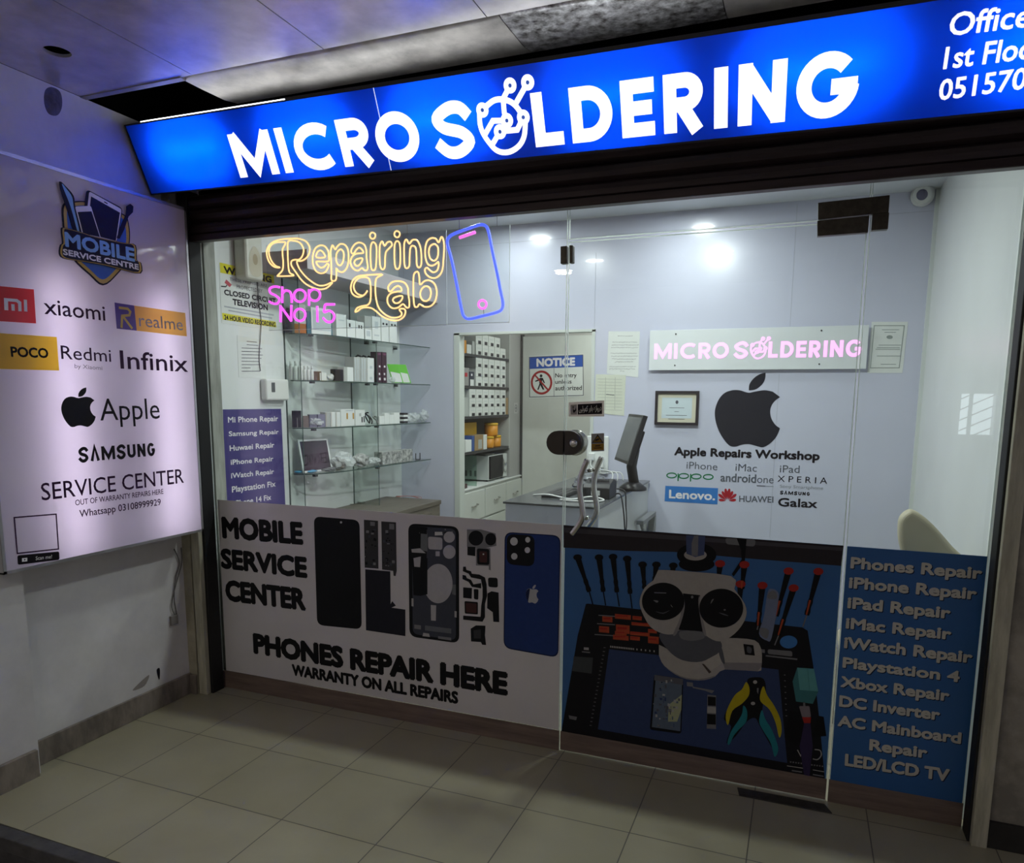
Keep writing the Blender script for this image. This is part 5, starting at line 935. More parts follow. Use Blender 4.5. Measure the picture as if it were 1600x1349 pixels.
        # upper layer rests on the lower one
for k, (x0, x1) in enumerate(((590, 597), (597.6, 605))):
    item_box('tall_carton', z, (x0, 594.5 + k), (x1, 595.5 + k), 47, .055, V_CARD, ['tall dark violet carton touching the stack of cartons', 'tall dark violet carton nearest the green packets'][k] + ' on the second glass shelf', 'box', 'dark violet cartons', front=[((.3, .08, .7, .16), I_WHITE), ((.3, .25, .6, .32), I_WHITE), ((.35, .50, .7, .56), I_WHITE), ((.2, .9, .8, .96), ink('violet_print', (.2, .08, .14)))])
cr('clear_bag', z, 613, 597, 12, 20, 5, BAG, 'clear plastic bag in front of the green packets on the second glass shelf', 'bag')
for k, (px, py) in enumerate(((622, 597), (634, 599.5))):
    c = foot(z, px, .03); dd = (c - EYE).dot(FW); s = dd / FOC; d = Vector((.80, .60, 0)); up = Vector((-.30, -.05, 1)).normalized(); n_ = d.cross(up).normalized(); c = c + up * 15 * s + Vector((0, 0, .003))
    t = thing('green_packet', ['bright green packet leaning behind another on the second glass shelf', 'bright green packet with a white window leaning in front on the second glass shelf'][k], 'packet', tuple(c - up * 15 * s), 'green packets')
    MB().obox(c, d * 8.5 * s, up * 15 * s, n_ * .006).build('pouch', GREEN_P, t, bevel=.002)
    pk = Plane(c - n_ * .0 + (n_ * -.0063 if n_.dot(FW) > 0 else n_ * .0063), d, up); 
    if pk.n.dot(FW) < 0: Print(pk, .0006).uv([(-7 * s, -14 * s), (7 * s, -14 * s), (7 * s, 0), (-7 * s, 3 * s)], W_CARD).build('window', t)
for k in range(4):
    c = foot(z, 556 + k * 8.5, .12); c.z = z + .0004; o = MB().tube([c + Vector((0, 0, .0)), c + Vector((0, 0, .165)), c + Vector((.012, .012, .178)), c + Vector((.03, .02, .172)), c + Vector((.035, .025, .15))], .007); tag(o.build('charger_lead', mat('black_lead', (.015, .015, .016), .4), None, c), ordw[k] + ' black looped lead standing behind the carton stack', 'cable', 'black leads behind the cartons')
z = SHZ[2]
item_box('dark_case', z, (452, 656), (471, 656), 26, .02, B_CARD, 'dark flat case leaning at the window end of the third glass shelf', 'case')
for k in range(3): item_box('brown_packet', z, (454 + k * 10, 663.5), (463 + k * 10, 663.5), 18 - k % 2 * 3, .03, [mat('mauve_packet', (.26, .20, .19), .5, vary=.3), mat('pale_packet', (.42, .38, .36), .5, vary=.3)][k % 2], ordw[k] + ' brownish packet from the window end of the third glass shelf', 'packet', 'brownish packets')
cr('clear_bag', z, 495, 655, 26, 34, 8, BAG, 'clear plastic bag above the lilac grey parts on the third glass shelf', 'bag')
for k in range(2): item_box('plastic_holder', z, (484 + k * 13, 664), (496 + k * 13, 664), 20, .04, LILAC_G, ['lilac grey plastic holder next to the brownish packets', 'lilac grey plastic holder next to the slim white cartons'][k] + ' on the third glass shelf', 'holder', 'lilac grey holders', front=[((.2, .3, .8, .5), PALE)])
for k in range(3): item_box('slim_carton', z, (509 + k * 8, 664), (516.5 + k * 8, 664), 23 - k * .3, .05, [G_CARD, W_CARD, W_CARD][k], ordw[k] + ' slim upright carton past the lilac holders on the third glass shelf', 'box', 'slim upright cartons', front=[((.1, 0, .16, 1), TAN)])
item_box('carton', z, (533, 663.5), (555, 663), 26, .06, W_CARD, 'white carton with two amber stripes on the third glass shelf', 'box', front=[((.40, .42, .50, .78), ink('amber_print', (.5, .28, .05))), ((.85, .42, .95, .78), ink('amber_print', (.5, .28, .05))), ((.35, .9, .9, .96), PALE)])
item_box('carton', z, (555.5, 663), (571, 662), 24, .06, W_CARD, 'white carton with two black bars on the third glass shelf', 'box', front=[((.62, .2, .74, .55), D_SPOT), ((.84, .2, .95, .6), D_SPOT), ((.4, .6, .6, .8), G_CARD)])
for k, (dx, col) in enumerate(((0, (.02, .02, .022)), (7, (.35, .35, .33)))):
    c = foot(z, 574 + dx * 1.9, .06); o = MB(); rr_ = random.Random(k + 3)
    pts = [c + Vector((.035 * math.cos(a * 1.3 + k), .030 * math.sin(a * 1.1), .008 + .075 * abs(math.sin(a * .55 + k)) * (1 - k * .4))) for a in [i * .35 for i in range(26)]]
    o.tube(pts, .005); tag(o.build('coiled_cable', mat('cable_%d' % k, col, .4), None, tuple(c)), ['tangled black cable in the middle of the third glass shelf', 'tangled pale cable beside the black one on the third glass shelf'][k], 'cable')
for k, (x0, w_, h_) in enumerate(((593, 8, 13), (601, 8, 17), (609, 7, 14), (616, 9, 17))):
    t = item_box('phone_adapter', z, (x0, 661 - k * .4), (x0 + w_, 660.6 - k * .4), h_, .03, W_CARD, ordw[k] + ' white phone adapter in the row on the third glass shelf', 'adapter', 'white phone adapters')
for k in range(5):
    c = foot(z, 629, .035); q = c + Vector((0, 0, .001 + k * .0152)); t = MB().box((q.x - .028 + k % 2 * .004, q.y - .03, q.z), (q.x + .028, q.y + .03, q.z + .0145)).build('flat_part', [B_CARD, W_CARD][k % 2], None, q, .002); tag(t, ['lowest', 'second', 'middle', 'fourth', 'topmost'][k] + ' flat part in the black and white pile on the third glass shelf', 'phone part', 'flat parts pile')
cr('clear_bag', z, 645, 657, 26, 30, 12, BAG, 'clear plastic bag with wires near the end of the third glass shelf', 'bag'); cr('clear_bag', z, 663, 657, 20, 36, 15, BAG, 'clear plastic bag hanging over the far end of the third glass shelf', 'bag')
z = SHZ[3]
# leaning tablet with a white frame
ta = [foot(z, 476), foot(z, 498)]
d = Vector((0.25, .968, 0)).normalized(); up = Vector((-.22, .06, 1)).normalized(); n_ = d.cross(up).normalized(); s = (ta[1] - EYE).dot(FW) / FOC; c0 = Vector((XL + .085, .67, z + .002))
t = thing('tablet_computer', 'dark screen in a white frame leaning on the lowest glass shelf', 'tablet', tuple(c0)); c = c0 + d * .115 + up * .105
MB().obox(c, d * .115, up * .105, n_ * .005).build('frame', W_CARD, t, bevel=.003); MB().obox(c + n_ * .0052, d * .103, up * .092, n_ * .0006).build('screen', mat('dark_screen', (.02, .017, .017), .12), t)
for k in range(2): cr('blue_pouch', z, 468 + k * 20, 733 - k, 18, 9, 20 + k, mat('blue_plastic', (.08, .32, .52), .35, vary=.2), ['pale blue pouch near the divider in front of the leaning tablet', 'pale blue pouch past the tablet corner on the lowest glass shelf'][k], 'pouch', 12, .2, 'blue pouches')
cr('antistatic_bag', z, 516, 731, 26, 12, 31, mat('grey_antistatic', (.16, .17, .17), .3, vary=.4, vscale=30, bump=.4), 'flat grey antistatic bag on the lowest glass shelf', 'bag', 20); cr('parts_bag', z, 536, 729, 40, 56, 33, BAG, 'tall clear bag of cables on the lowest glass shelf', 'bag', 26); cr('cable_bundle', z, 531, 728, 24, 36, 35, mat('beige_cables', (.38, .35, .31), .5, col2=(.16, .15, .14), vscale=45, bump=.6), 'bundle of beige cables inside the tall clear bag', 'cables', 18)
cr('parts_bag', z, 563, 728, 34, 42, 38, PARTS_M, 'bag of jumbled grey parts in the middle of the lowest glass shelf', 'bag', 22); cr('clear_bag', z, 584, 726, 22, 26, 41, BAG, 'flat clear bag near the centre clip of the lowest glass shelf', 'bag', 20)
item_box('open_box', z, (598, 723), (646, 717), 19, .07, PARTS_M, 'long box of jumbled cables near the far end of the lowest glass shelf', 'box', yaw=.9); cr('white_cables', z, 606, 724, 28, 10, 44, mat('white_cables', (.62, .62, .60), .5, col2=(.25, .25, .25), vscale=45, bump=.5), 'white cables spilling in front of the long box on the lowest glass shelf', 'cables', 14)
c = foot(z, 653, .03); o = MB(); o.box((c.x - .02, c.y - .004, z + .0005), (c.x + .02, c.y + .004, z + .006)); o.box((c.x - .02, c.y - .004, z + .0005), (c.x - .016, c.y + .004, z + .05)); o.box((c.x + .016, c.y - .004, z + .0005), (c.x + .02, c.y + .004, z + .055)); tag(o.build('phone_stand', CLIP, None, (c.x, c.y, z)), 'small black phone stand at the far end of the lowest glass shelf', 'stand')
# on the counter
zc = .8455
for k, (px, py, w_, h_) in enumerate(((520, 789, 20, 8), (545, 788, 16, 7), (565, 786, 12, 9))):
    cr('white_packet', zc, px, py, w_, h_, 50 + k, WBAG, ordw[k] + ' crumpled white packet at the back of the oak counter', 'packet', 10, .2, 'white packets on the counter')
o = MB(); rr_ = random.Random(5)
c = onz(zc, 650, 776); c.y = min(c.y, 1.9); c = Vector((-2.68, 1.70, zc + .004))
o.tube([c + Vector((.10 * math.cos(a * .9), .04 * math.sin(a * 1.7), .004 + .014 * abs(math.sin(a * .8)))) for a in [i * .3 for i in range(34)]], .0018); tag(o.build('red_wire', mat('red_wire', (.40, .16, .14), .4), None, tuple(c)), 'loose red wire lying at the far end of the oak counter', 'wire')

# ================================================================== BACK WALL OF THE SHOP (plane y = YB)
BW = Plane((0, YB - .0005, 0), (1, 0, 0), (0, 0, 1)); HB2 = .0004
def bw_text(par, body, a, b_, t_, mt_, bold=0.0, ly=2, h=HB2): return lettering(BW, par, body, a, b_, t_, mt_, bold, ly, h)
# plaque with pink lit letters
pq = thing('lit_plaque', 'white plaque with pink lit lettering and a circuit emblem on the lilac wall', 'wall sign', tuple(on(1, YB, (1190, 580))))
PP = [BW.at(p) for p in ((1017, 518), (1358, 508), (1352, 577), (1015, 579))]; u0, u1 = PP[0][0], (PP[1][0] + PP[2][0]) / 2; v0, v1 = (PP[2][1] + PP[3][1]) / 2, (PP[0][1] + PP[1][1]) / 2
MB().box((u0, YB - .030, v0), (u1, YB - .024, v1)).build('panel', mat('plaque_white', (.72, .76, .77), .3, vary=.02), pq, bevel=.001)
for fx in (.13, .80):
    for fz in (.12, .90): MB().lathe((u0 + (u1 - u0) * fx, YB - .033, v0 + (v1 - v0) * fz), [(.005, 0), (.005, .0325)], None, 10, (0, 1, 0)).build('standoff_screw', mat('screw_dark', (.05, .05, .05), .4), pq)
PL = Plane((0, YB - .030, 0), (1, 0, 0), (0, 0, 1)); PK = glow('plaque_pink', (1.0, .44, .90), .98)
g4 = lambda x, y: PL.at((1000 + x / 3.636, 500 + y / 3.636))
pu0, pv0 = g4(80, 222); pu1, _ = g4(1258, 208); pH = g4(200, 135)[1] - g4(200, 222)[1]; pv0 = g4(640, 216)[1]
mu0, mu1 = LET[0][1], LET[-1][2]; sc = (pu1 - pu0) / (mu1 - mu0); H0 = CAPH
for ch, a, b_ in LET:
    p = Print(PL, .001); x0 = pu0 + (a - mu0) * sc; W = (b_ - a) * sc / pH
    for st in glyph(ch, W, .21): p.line([(x0 + x * pH, pv0 + y * pH) for x, y in st], .21 * pH, PK, 1)
    p.build('letter', pq)
fp_ = lambda x, y: (pu0 + (fm(x, y)[0] - mu0) * sc, pv0 + (fm(x, y)[1] - base_v) / CAPH * pH)
p = Print(PL, .001); lw2 = lw * sc
for kind, q in logo_shapes(fp_, 0, 0, 0, 0):
    if kind == 'line': p.line(q, lw2, PK, 1)
    else: p.uv(ell(q[0], q[1], lw2 * 1.3, lw2 * 1.3, 14), PK, 2); p.uv(ell(q[0], q[1], lw2 * .36, lw2 * .36, 10), mat('plaque_white', (0, 0, 0)), 3)
p.build('circuit_emblem', pq)
# papers
q1 = backing('wall_notice', [(951, 518), (1000, 518), (997, 590), (948, 584)], PAPER, 'white notice with Urdu writing on the lilac wall beside the plaque', 'paper', BW, .0008)
p = Print(BW, .0009); n8 = lambda x, y: (930 + x / 7.494, 500 + y / 7.494); rnd = random.Random(9)
for (x0, x1, y) in ((265, 435, 190), (200, 495, 262), (195, 490, 295), (190, 485, 325), (180, 490, 392), (190, 480, 425), (195, 460, 460), (230, 430, 492), (165, 470, 548), (165, 465, 575), (295, 335, 602)):
    x = x0
    while x < x1:
        w_ = 8 + rnd.random() * 22; pts = [n8(x + i * w_ / 4, y + rnd.uniform(-6, 6)) for i in range(5)]; p.pline(pts, .0016, P_INK, 1); x += w_ + 6
o = p.build('handwriting', q1)
q2 = backing('wall_timetable', [(931, 585), (978, 586), (975, 650), (929, 645)], PAPER2, 'cream printed table pinned to the lilac wall under the Urdu notice', 'paper', BW, .0022)
p = Print(BW, .0023)
for k in range(11): p.px([(934, 592 + k * 4.8), (972, 593 + k * 4.8), (972, 593.6 + k * 4.8), (934, 592.6 + k * 4.8)], ink('pale_rule', (.45, .48, .42)), 1)
for x in (946, 961): p.px([(x, 590), (x + .8, 590), (x, 640), (x - .8, 640)], ink('pale_rule', (.45, .48, .42)), 1)
p.px([(947, 616), (960, 617), (960, 618), (947, 617)], P_INK, 2); p.build('print_lines', q2)
q3 = backing('paper_certificate', [(1362, 503), (1419, 503), (1410, 583), (1355, 583)], PAPER, 'white paper certificate with a seal and code square beside the plaque', 'certificate', BW, .0008)
p = Print(BW, .0009); p.pline([(1366, 509), (1413, 509), (1405, 575), (1360, 575)], .005, ink('grey_rule', (.30, .34, .32)), 1, True)
p.px(ell(1390, 527, 5, 3, 14), ink('grey_rule', (.30, .34, .32)), 1)
for x0, x1, y in ((1378, 1405, 515), (1382, 1400, 519), (1373, 1408, 539), (1370, 1406, 543), (1368, 1406, 545.5), (1370, 1408, 556), (1376, 1400, 569)): p.px([(x0, y), (x1, y), (x1, y + 1), (x0, y + 1)], ink('grey_rule', (.30, .34, .32)), 2)
p.build('print_lines', q3)
fr0, fr1 = BW.at((1025, 611)), BW.at((1091, 665)); ft = thing('framed_certificate', 'small certificate in a dark frame hanging beside the large fruit emblem', 'picture frame', (fr0[0], YB, fr1[1]))
fx0, fx1, fz0, fz1 = fr0[0], fr1[0], fr1[1], fr0[1]; f = MB(); t_ = .018
for lo, hi in (((fx0, fz0), (fx1, fz0 + t_)), ((fx0, fz1 - t_), (fx1, fz1)), ((fx0, fz0 + t_), (fx0 + t_, fz1 - t_)), ((fx1 - t_, fz0 + t_), (fx1, fz1 - t_))): f.box((lo[0], YB - .022, lo[1]), (hi[0], YB - .001, hi[1]))
f.build('frame', mat('dark_frame', (.025, .02, .024), .35), ft); MB().box((fx0 + t_, YB - .010, fz0 + t_), (fx1 - t_, YB - .001, fz1 - t_)).build('mount', mat('cream_mount', (.66, .64, .50), .6), ft)
FP = Plane((0, YB - .010, 0), (1, 0, 0), (0, 0, 1)); p = Print(FP, .0003); m_ = .045; p.uv([(fx0 + m_, fz0 + m_), (fx1 - m_, fz0 + m_), (fx1 - m_, fz1 - m_), (fx0 + m_, fz1 - m_)], mat('pale_blue_paper', (.60, .70, .74), .6), 1)
xm = (fx0 + fx1) / 2; p.uv(ell(xm, fz1 - .075, .010, .012, 12), P_INK, 2)
for k, hw in enumerate((.05, .015, .07, .055)): z_ = fz1 - .115 - k * .025; p.uv([(xm - hw, z_), (xm + hw, z_), (xm + hw, z_ + .003), (xm - hw, z_ + .003)], P_INK, 2)
p.build('sheet', ft)
# large bitten-fruit emblem and brand lettering cut in vinyl
c5 = lambda x, y: (1020 + x / 5.333, 570 + y / 5.333)
EMB = ink('charcoal_vinyl', (.022, .022, .030)); e = thing('fruit_emblem', 'large charcoal bitten fruit emblem stuck on the lilac wall', 'wall decal', tuple(on(1, YB, c5(790, 690))))
p = Print(BW, .0006)
p.px([c5(*q) for q in APPLE], EMB, 1); p.build('fruit', e); p = Print(BW, .0006); p.px([c5(*q) for q in LEAF], EMB, 1); p.build('leaf', e)
def decal(name, label, parts):
    base = on(1, YB, parts[0][1]); t = thing(name, label, 'wall decal', tuple(base))
    for body, a, b_, t__, mt_, bold in parts: bw_text(t, body, a, b_, t__, mt_, bold)
    return t
GREYD = ink('grey_vinyl', (.13, .14, .17)); OPG = ink('green_vinyl', (.01, .19, .06)); HWR = ink('crimson_vinyl', (.42, .02, .03)); LNB = ink('azure_vinyl', (.045, .20, .56)); LGREY = ink('light_grey_vinyl', (.32, .34, .38))
decal('wall_lettering', 'bold black line of lettering under the large fruit emblem', [('Apple Repairs Workshop', c5(182, 752), c5(1385, 795), c5(182, 690), I_BLACK, .13)])
decal('wall_lettering', 'thin grey word under the bold black line, nearest the reception counter', [('iPhone', c5(280, 866), c5(537, 880), c5(280, 808), GREYD, 0)])
decal('wall_lettering', 'thin grey word in the middle of the row under the bold black line', [('iMac', c5(688, 885), c5(866, 893), c5(688, 825), GREYD, 0)])
decal('wall_lettering', 'thin grey word farthest from the reception counter under the bold black line', [('iPad', c5(1058, 898), c5(1222, 902), c5(1058, 838), GREYD, 0)])
op = thing('wall_lettering', 'green rounded lettering above the blue tile on the lilac wall', 'wall decal', tuple(on(1, YB, c5(115, 960))))
for k, (cx_, cy_) in enumerate(((157, 923), (258, 928), (362, 932), (462, 936))):
    p = Print(BW, .0006); p.pline([c5(*q) for q in ell(cx_, cy_, 40, 20, 24)] , .0075, OPG, 1, True)
    if k in (1, 2): p.pline([c5(cx_ - 46, cy_ - 22), c5(cx_ - 48, cy_ + 42)], .008, OPG, 2)
    p.build('letter', op)
ad = decal('wall_lettering', 'dark grey lettering with a short underline above the crimson petal fan', [('android', c5(565, 972), c5(858, 985), c5(565, 905), GREYD, .06), ('one', c5(868, 985), c5(1005, 990), c5(868, 922), GREYD, 0)])
p = Print(BW, .0006); p.px([c5(866, 1006), c5(936, 1010), c5(936, 1016), c5(866, 1012)], I_BLACK, 1); p.px([c5(936, 1010), c5(1006, 1014), c5(1006, 1019), c5(936, 1016)], LGREY, 1); p.build('underline', ad)
decal('wall_lettering', 'widely spaced thin black capitals with tiny grey words under them', [('X P E R I A', c5(1038, 975), c5(1452, 993), c5(1038, 925), I_BLACK, 0), ('Sony Smartphone', c5(1058, 1025), c5(1420, 1042), c5(1058, 1000), LGREY, 0)])
ln = backing('brand_tile', [c5(105, 1010), c5(544, 1030), c5(538, 1165), c5(98, 1138)], LNB, 'blue tile with white lettering on the lilac wall', 'wall decal', BW, .0009)
bw_text(ln, 'Lenovo.', c5(138, 1110), c5(515, 1128), c5(138, 1045), I_WHITE, .10, 2, .0009)
hw = decal('wall_lettering', 'crimson petal fan with grey capitals beside the blue tile', [('HUAWEI', c5(720, 1142), c5(1003, 1150), c5(720, 1093), GREYD, .05)])
for k, ang in enumerate((-82, -52, -28, -9, 9, 28, 52, 82)):
    p = Print(BW, .0006); a = math.radians(ang); bx_, by_ = 622 + 3 * math.sin(a), 1142 - 6
    d = (math.sin(a), -math.cos(a)); n_ = (d[1], -d[0]); L_ = 70 if abs(ang) > 60 else 92 if abs(ang) > 20 else 105; wd = 11 if abs(ang) < 60 else 10
    p.px([c5(bx_ + d[0] * L_ * t + n_[0] * wd * w_, by_ + d[1] * L_ * t + n_[1] * wd * w_) for t, w_ in ((.12, 0), (.45, .8), (.75, 1.15), (.95, .7), (1, 0), (.95, -.7), (.75, -1.15), (.45, -.8))], HWR, 1); p.build('petal', hw)
sg = thing('wall_lettering', 'small black capitals above a larger bold black word on the lilac wall', 'wall decal', tuple(on(1, YB, c5(1060, 1190))))
blocks(Print(BW, .0006), 'SAMSUNG', BW.at(c5(1060, 1080)), BW.at(c5(1308, 1092)), BW.at(c5(1060, 1052)), I_BLACK, .25, .2).build('lettering', sg)
bw_text(sg, 'Galax', c5(1045, 1178), c5(1366, 1193), c5(1045, 1112), I_BLACK, .08)
# dome camera in the corner
dc = on(1, YB - .05, (1443, 303)); dt = thing('dome_camera', 'white dome camera high in the far corner of the shop', 'security camera', (dc.x, YB - .001, dc.z))
MB().lathe((dc.x, YB - .001, dc.z), [(.062, 0), (.062, .02), (.056, .026)], None, 24, (0, -1, 0)).build('base', W_CARD, dt); aim = Vector((-.35, -.8, -.35)).normalized()
MB().lathe(Vector((dc.x, YB - .05, dc.z)) - aim * .03, [(.02, -.03), (.048, -.01), (.055, .02), (.052, .045), (.045, .055)], None, 24, aim).build('ball', W_CARD, dt)
MB().lathe(Vector((dc.x, YB - .05, dc.z)) - aim * .03, [(.030, .0553), (.030, .0575), (.012, .060)], None, 24, aim).build('lens', mat('camera_lens', (.12, .12, .20), .2), dt)
# socket with plugs on the wall behind the counter
s0, s1 = on(1, YB, (917, 740)), on(1, YB, (952, 682)); so = thing('power_socket', 'white power socket with plugs and white leads above the reception counter', 'socket', (s0.x, YB, s0.z))
MB().box((s0.x, YB - .02, s0.z), (s1.x, YB - .001, s1.z)).build('plate', W_CARD, so, bevel=.006); MB().box((s0.x + .02, YB - .05, s0.z + .10), (s0.x + .06, YB - .02, s0.z + .15)).build('plug', W_CARD, so, bevel=.004); MB().box((s0.x + .085, YB - .05, s0.z + .05), (s0.x + .13, YB - .02, s0.z + .11)).build('plug', W_CARD, so, bevel=.004)
for k in range(3):
    a = Vector((s0.x + .04 + k * .035, YB - .045, s0.z + .10 - k * .02)); MB().tube(smooth([tuple(a), tuple(a + Vector((.02, -.03, -.05))), (-1.18 + k * .03, 1.86, 1.10), (-1.16 + k * .04, 1.80, 1.05)], False, 5), .004).build('lead', mat('white_lead', (.66, .68, .66), .4), so)
# lamps in the two ceilings
for k, (x, y) in enumerate(SHOP_LAMPS):
    t = thing('downlight', 'round ceiling downlight of the shop, %s' % ['near the rack opening', 'near the plaque wall', 'over the door side', 'over the window side'][k], 'ceiling light', (x, y, SZ), 'shop downlights')
    MB().lathe((x, y, SZ - .0005), [(.095, 0), (.095, -.006), (.082, -.010), (.082, -.002)], None, 28).build('ring', W_CARD, t); MB().lathe((x, y, SZ - .003), [(.08, 0), (.08, -.004)], None, 28).build('diffuser', glow('lamp_diffuser', (1, 1, .97), 4.0), t)
for k, (x, y) in enumerate(CORRIDOR_LAMPS):
    t = thing('passage_downlight', ['round downlight in the passage ceiling facing the glass door', 'added round fill downlight in the passage ceiling'][k], 'ceiling light', (x, y, CZ), 'passage downlights')
    MB().lathe((x, y, CZ - .0005), [(.11, 0), (.11, -.006), (.095, -.010), (.095, -.002)], None, 28).build('ring', W_CARD, t); MB().lathe((x, y, CZ - .003), [(.09, 0), (.09, -.004)], None, 28).build('diffuser', glow('passage_diffuser', (1, .96, .88), 18.0), t)

# ================================================================== RECEPTION COUNTER
CT = 1.04; CX0, CX1, CY0, CY1 = -1.468, -.945, .64, 1.985
rc = thing('reception_counter', 'pale reception counter with a dark grey top behind the glass door', 'counter', ((CX0 + CX1) / 2, (CY0 + CY1) / 2, 0))
CBODY = mat('counter_lilac', (.58, .61, .70), .35, vary=.03)
sub(rc, 'top', (CX0 - .01, CY0 - .015, CT - .012), (CX1 + .01, CY1, CT), mat('counter_grey', (.085, .09, .095), .22, vary=.12), .002); sub(rc, 'front_panel', (CX0, CY0, 0), (CX1, CY0 + .02, CT - .012), CBODY); sub(rc, 'side_panel', (CX1 - .02, CY0 + .02, .12), (CX1, CY1, CT - .012), mat('counter_white', (.68, .70, .70), .4, vary=.03)); sub(rc, 'side_panel', (CX0, CY0 + .02, 0), (CX0 + .02, CY1, CT - .012), CBODY)
# folding bracket beside it
bk = thing('folding_bracket', 'grey folding bracket on the lilac wall beside the reception counter', 'bracket', (-.80, YB, .72)); BRK = mat('bracket_grey', (.26, .27, .28), .45)
a, b_ = on(1, 1.97, (1018, 800)), on(1, 1.97, (985, 822)); MB().box((-.93, 1.55, .80), (-.885, 1.985, .825)).build('arm', BRK, bk); MB().box((-.93, 1.96, .50), (-.885, 1.995, .80)).build('wall_plate', BRK, bk); MB().tube([(-.9075, 1.60, .795), (-.9075, 1.965, .52)], .014, None, 6).build('strut', BRK, bk)
# monitor, seen from its side-front
mo = thing('computer_monitor', 'dark computer monitor tilted back on the reception counter', 'monitor', (-.95, 1.42, CT))
MBLK = mat('monitor_black', (.018, .018, .020), .35); ym = 1.40
P4 = [on(1, ym - .06, (984, 646)), on(1, ym + .02, (1008, 645)), on(1, ym + .02, (985, 727)), on(1, ym - .06, (958, 722))]
sa, sb = Vector((-1.115, 1.17, 0)), Vector((-1.005, 1.52, 0)); d = (sb - sa).normalized()
n_ = Vector((-.90, -.436, 0)).normalized(); d = Vector((.436, -.90, 0)).normalized(); up = Vector((.27, .131, 1)).normalized(); n_ = d.cross(up).normalized(); n_ = n_ if n_.x < 0 else -n_
cM = on(1, 1.40, (985, 686)); hw_, hh = .185, .152
MB().obox(cM, d * hw_, up * hh, n_ * .014).build('bezel', MBLK, mo, bevel=.003); MB().obox(cM + n_ * .0142, d * (hw_ - .016), up * (hh - .018), n_ * .0008).build('screen', mat('screen_grey', (.14, .15, .16), .16, spec=.6), mo)
MB().obox(cM - n_ * .030 - up * .02, d * .12, up * .085, n_ * .016).build('rear_housing', MBLK, mo, bevel=.008); MB().tube([cM - n_ * .046 - up * .05, cM - n_ * .06 - up * .16, Vector((cM.x + .03, cM.y + .02, CT + .02))], .032).build('stand_neck', MBLK, mo); MB().lathe((cM.x + .02, cM.y + .02, CT + .0005), [(.085, 0), (.085, .015), (.06, .035), (.04, .05)], None, 26).build('stand_foot', MBLK, mo)
# card machine, phone, keyboard, papers, lead
pr_ = thing('receipt_printer', 'black receipt printer with a white label on the reception counter', 'printer', (-1.0, 1.0, CT)); a = onz(CT, 946, 758); b_ = onz(CT, 1000, 752)
px0, py0 = -1.115, .93
MB().prism([(px0, py0, CT + .001), (px0, py0 + .17, CT + .001), (px0, py0 + .17, CT + .09), (px0, py0 + .11, CT + .105), (px0, py0 + .02, CT + .085), (px0, py0, CT + .06)], (.155, 0, 0)).build('body', MBLK, pr_, bevel=.004); MB().box((px0 + .05, py0 - .0008, CT + .02), (px0 + .10, py0, CT + .048)).build('label', PAPER, pr_); MB().box((px0 + .02, py0 + .06, CT + .099), (px0 + .135, py0 + .075, CT + .108)).build('paper_slot', mat('slot_grey', (.12, .12, .13), .4), pr_)
hp_ = thing('silver_bag', 'grey silver bag slumped behind the receipt printer on the counter', 'bag', (-1.14, 1.22, CT)); o = crumple('bag_body', Vector((-1.16, 1.24, CT)), .10, .10, .11, 61, mat('silver_bag', (.26, .27, .29), .25, metal=.5, vary=.4, vscale=14, bump=.4), 'grey silver bag slumped behind the receipt printer on the counter', 'bag', None, .3)
bpy.data.objects.remove(hp_); o.name = 'silver_bag'
kb = thing('keyboard', 'flat black keyboard near the edge of the reception counter', 'keyboard', (-1.25, .95, CT)); MB().box((-1.34, .86, CT + .0005), (-1.20, 1.20, CT + .016)).build('case', MBLK, kb, bevel=.003); KEYM = mat('key_black', (.03, .03, .032), .5)
for i in range(4):
    for j in range(10): MB().box((-1.332 + i * .033, .872 + j * .032, CT + .016), (-1.304 + i * .033, .899 + j * .032, CT + .020)).build('key', KEYM, kb)
def loop_lead(name, pts, r, mt_, label): tag(MB().tube(smooth(pts, False, 6), r).build(name, mt_, None, pts[0]), label, 'cable')
loop_lead('white_lead', [(-1.40, .90, CT + .006), (-1.28, .82, CT + .024), (-1.15, .82, CT + .006), (-1.05, .86, CT + .020), (-.98, .88, CT + .006), (-.99, .80, CT + .006), (-1.10, .76, CT + .006), (-1.20, .78, CT + .006)], .005, mat('white_lead', (0, 0, 0)), 'white lead looped across the front of the reception counter')
loop_lead('black_lead', [(-.99, 1.20, CT + .03), (-.93, 1.18, CT + .02), (-.915, 1.16, .97), (-.90, 1.12, .90), (-.895, 1.09, .84), (-.895, 1.06, .85), (-.90, 1.04, .95), (-.925, 1.06, CT + .012), (-.97, 1.10, CT + .01)], .0042, MBLK, 'black lead hanging in a loop over the edge of the reception counter')
hs = thing('barcode_scanner', 'black handheld scanner lying near the wall end of the reception counter', 'scanner', (-1.28, 1.46, CT)); MB().lathe((-1.28, 1.50, CT + .034), [(.012, -.05), (.030, -.03), (.032, .03), (.018, .06)], None, 16, (.3, 1, .1)).build('head', MBLK, hs); MB().tube([(-1.28, 1.48, CT + .03), (-1.29, 1.42, CT + .022), (-1.30, 1.37, CT + .0145)], .013).build('grip', MBLK, hs)
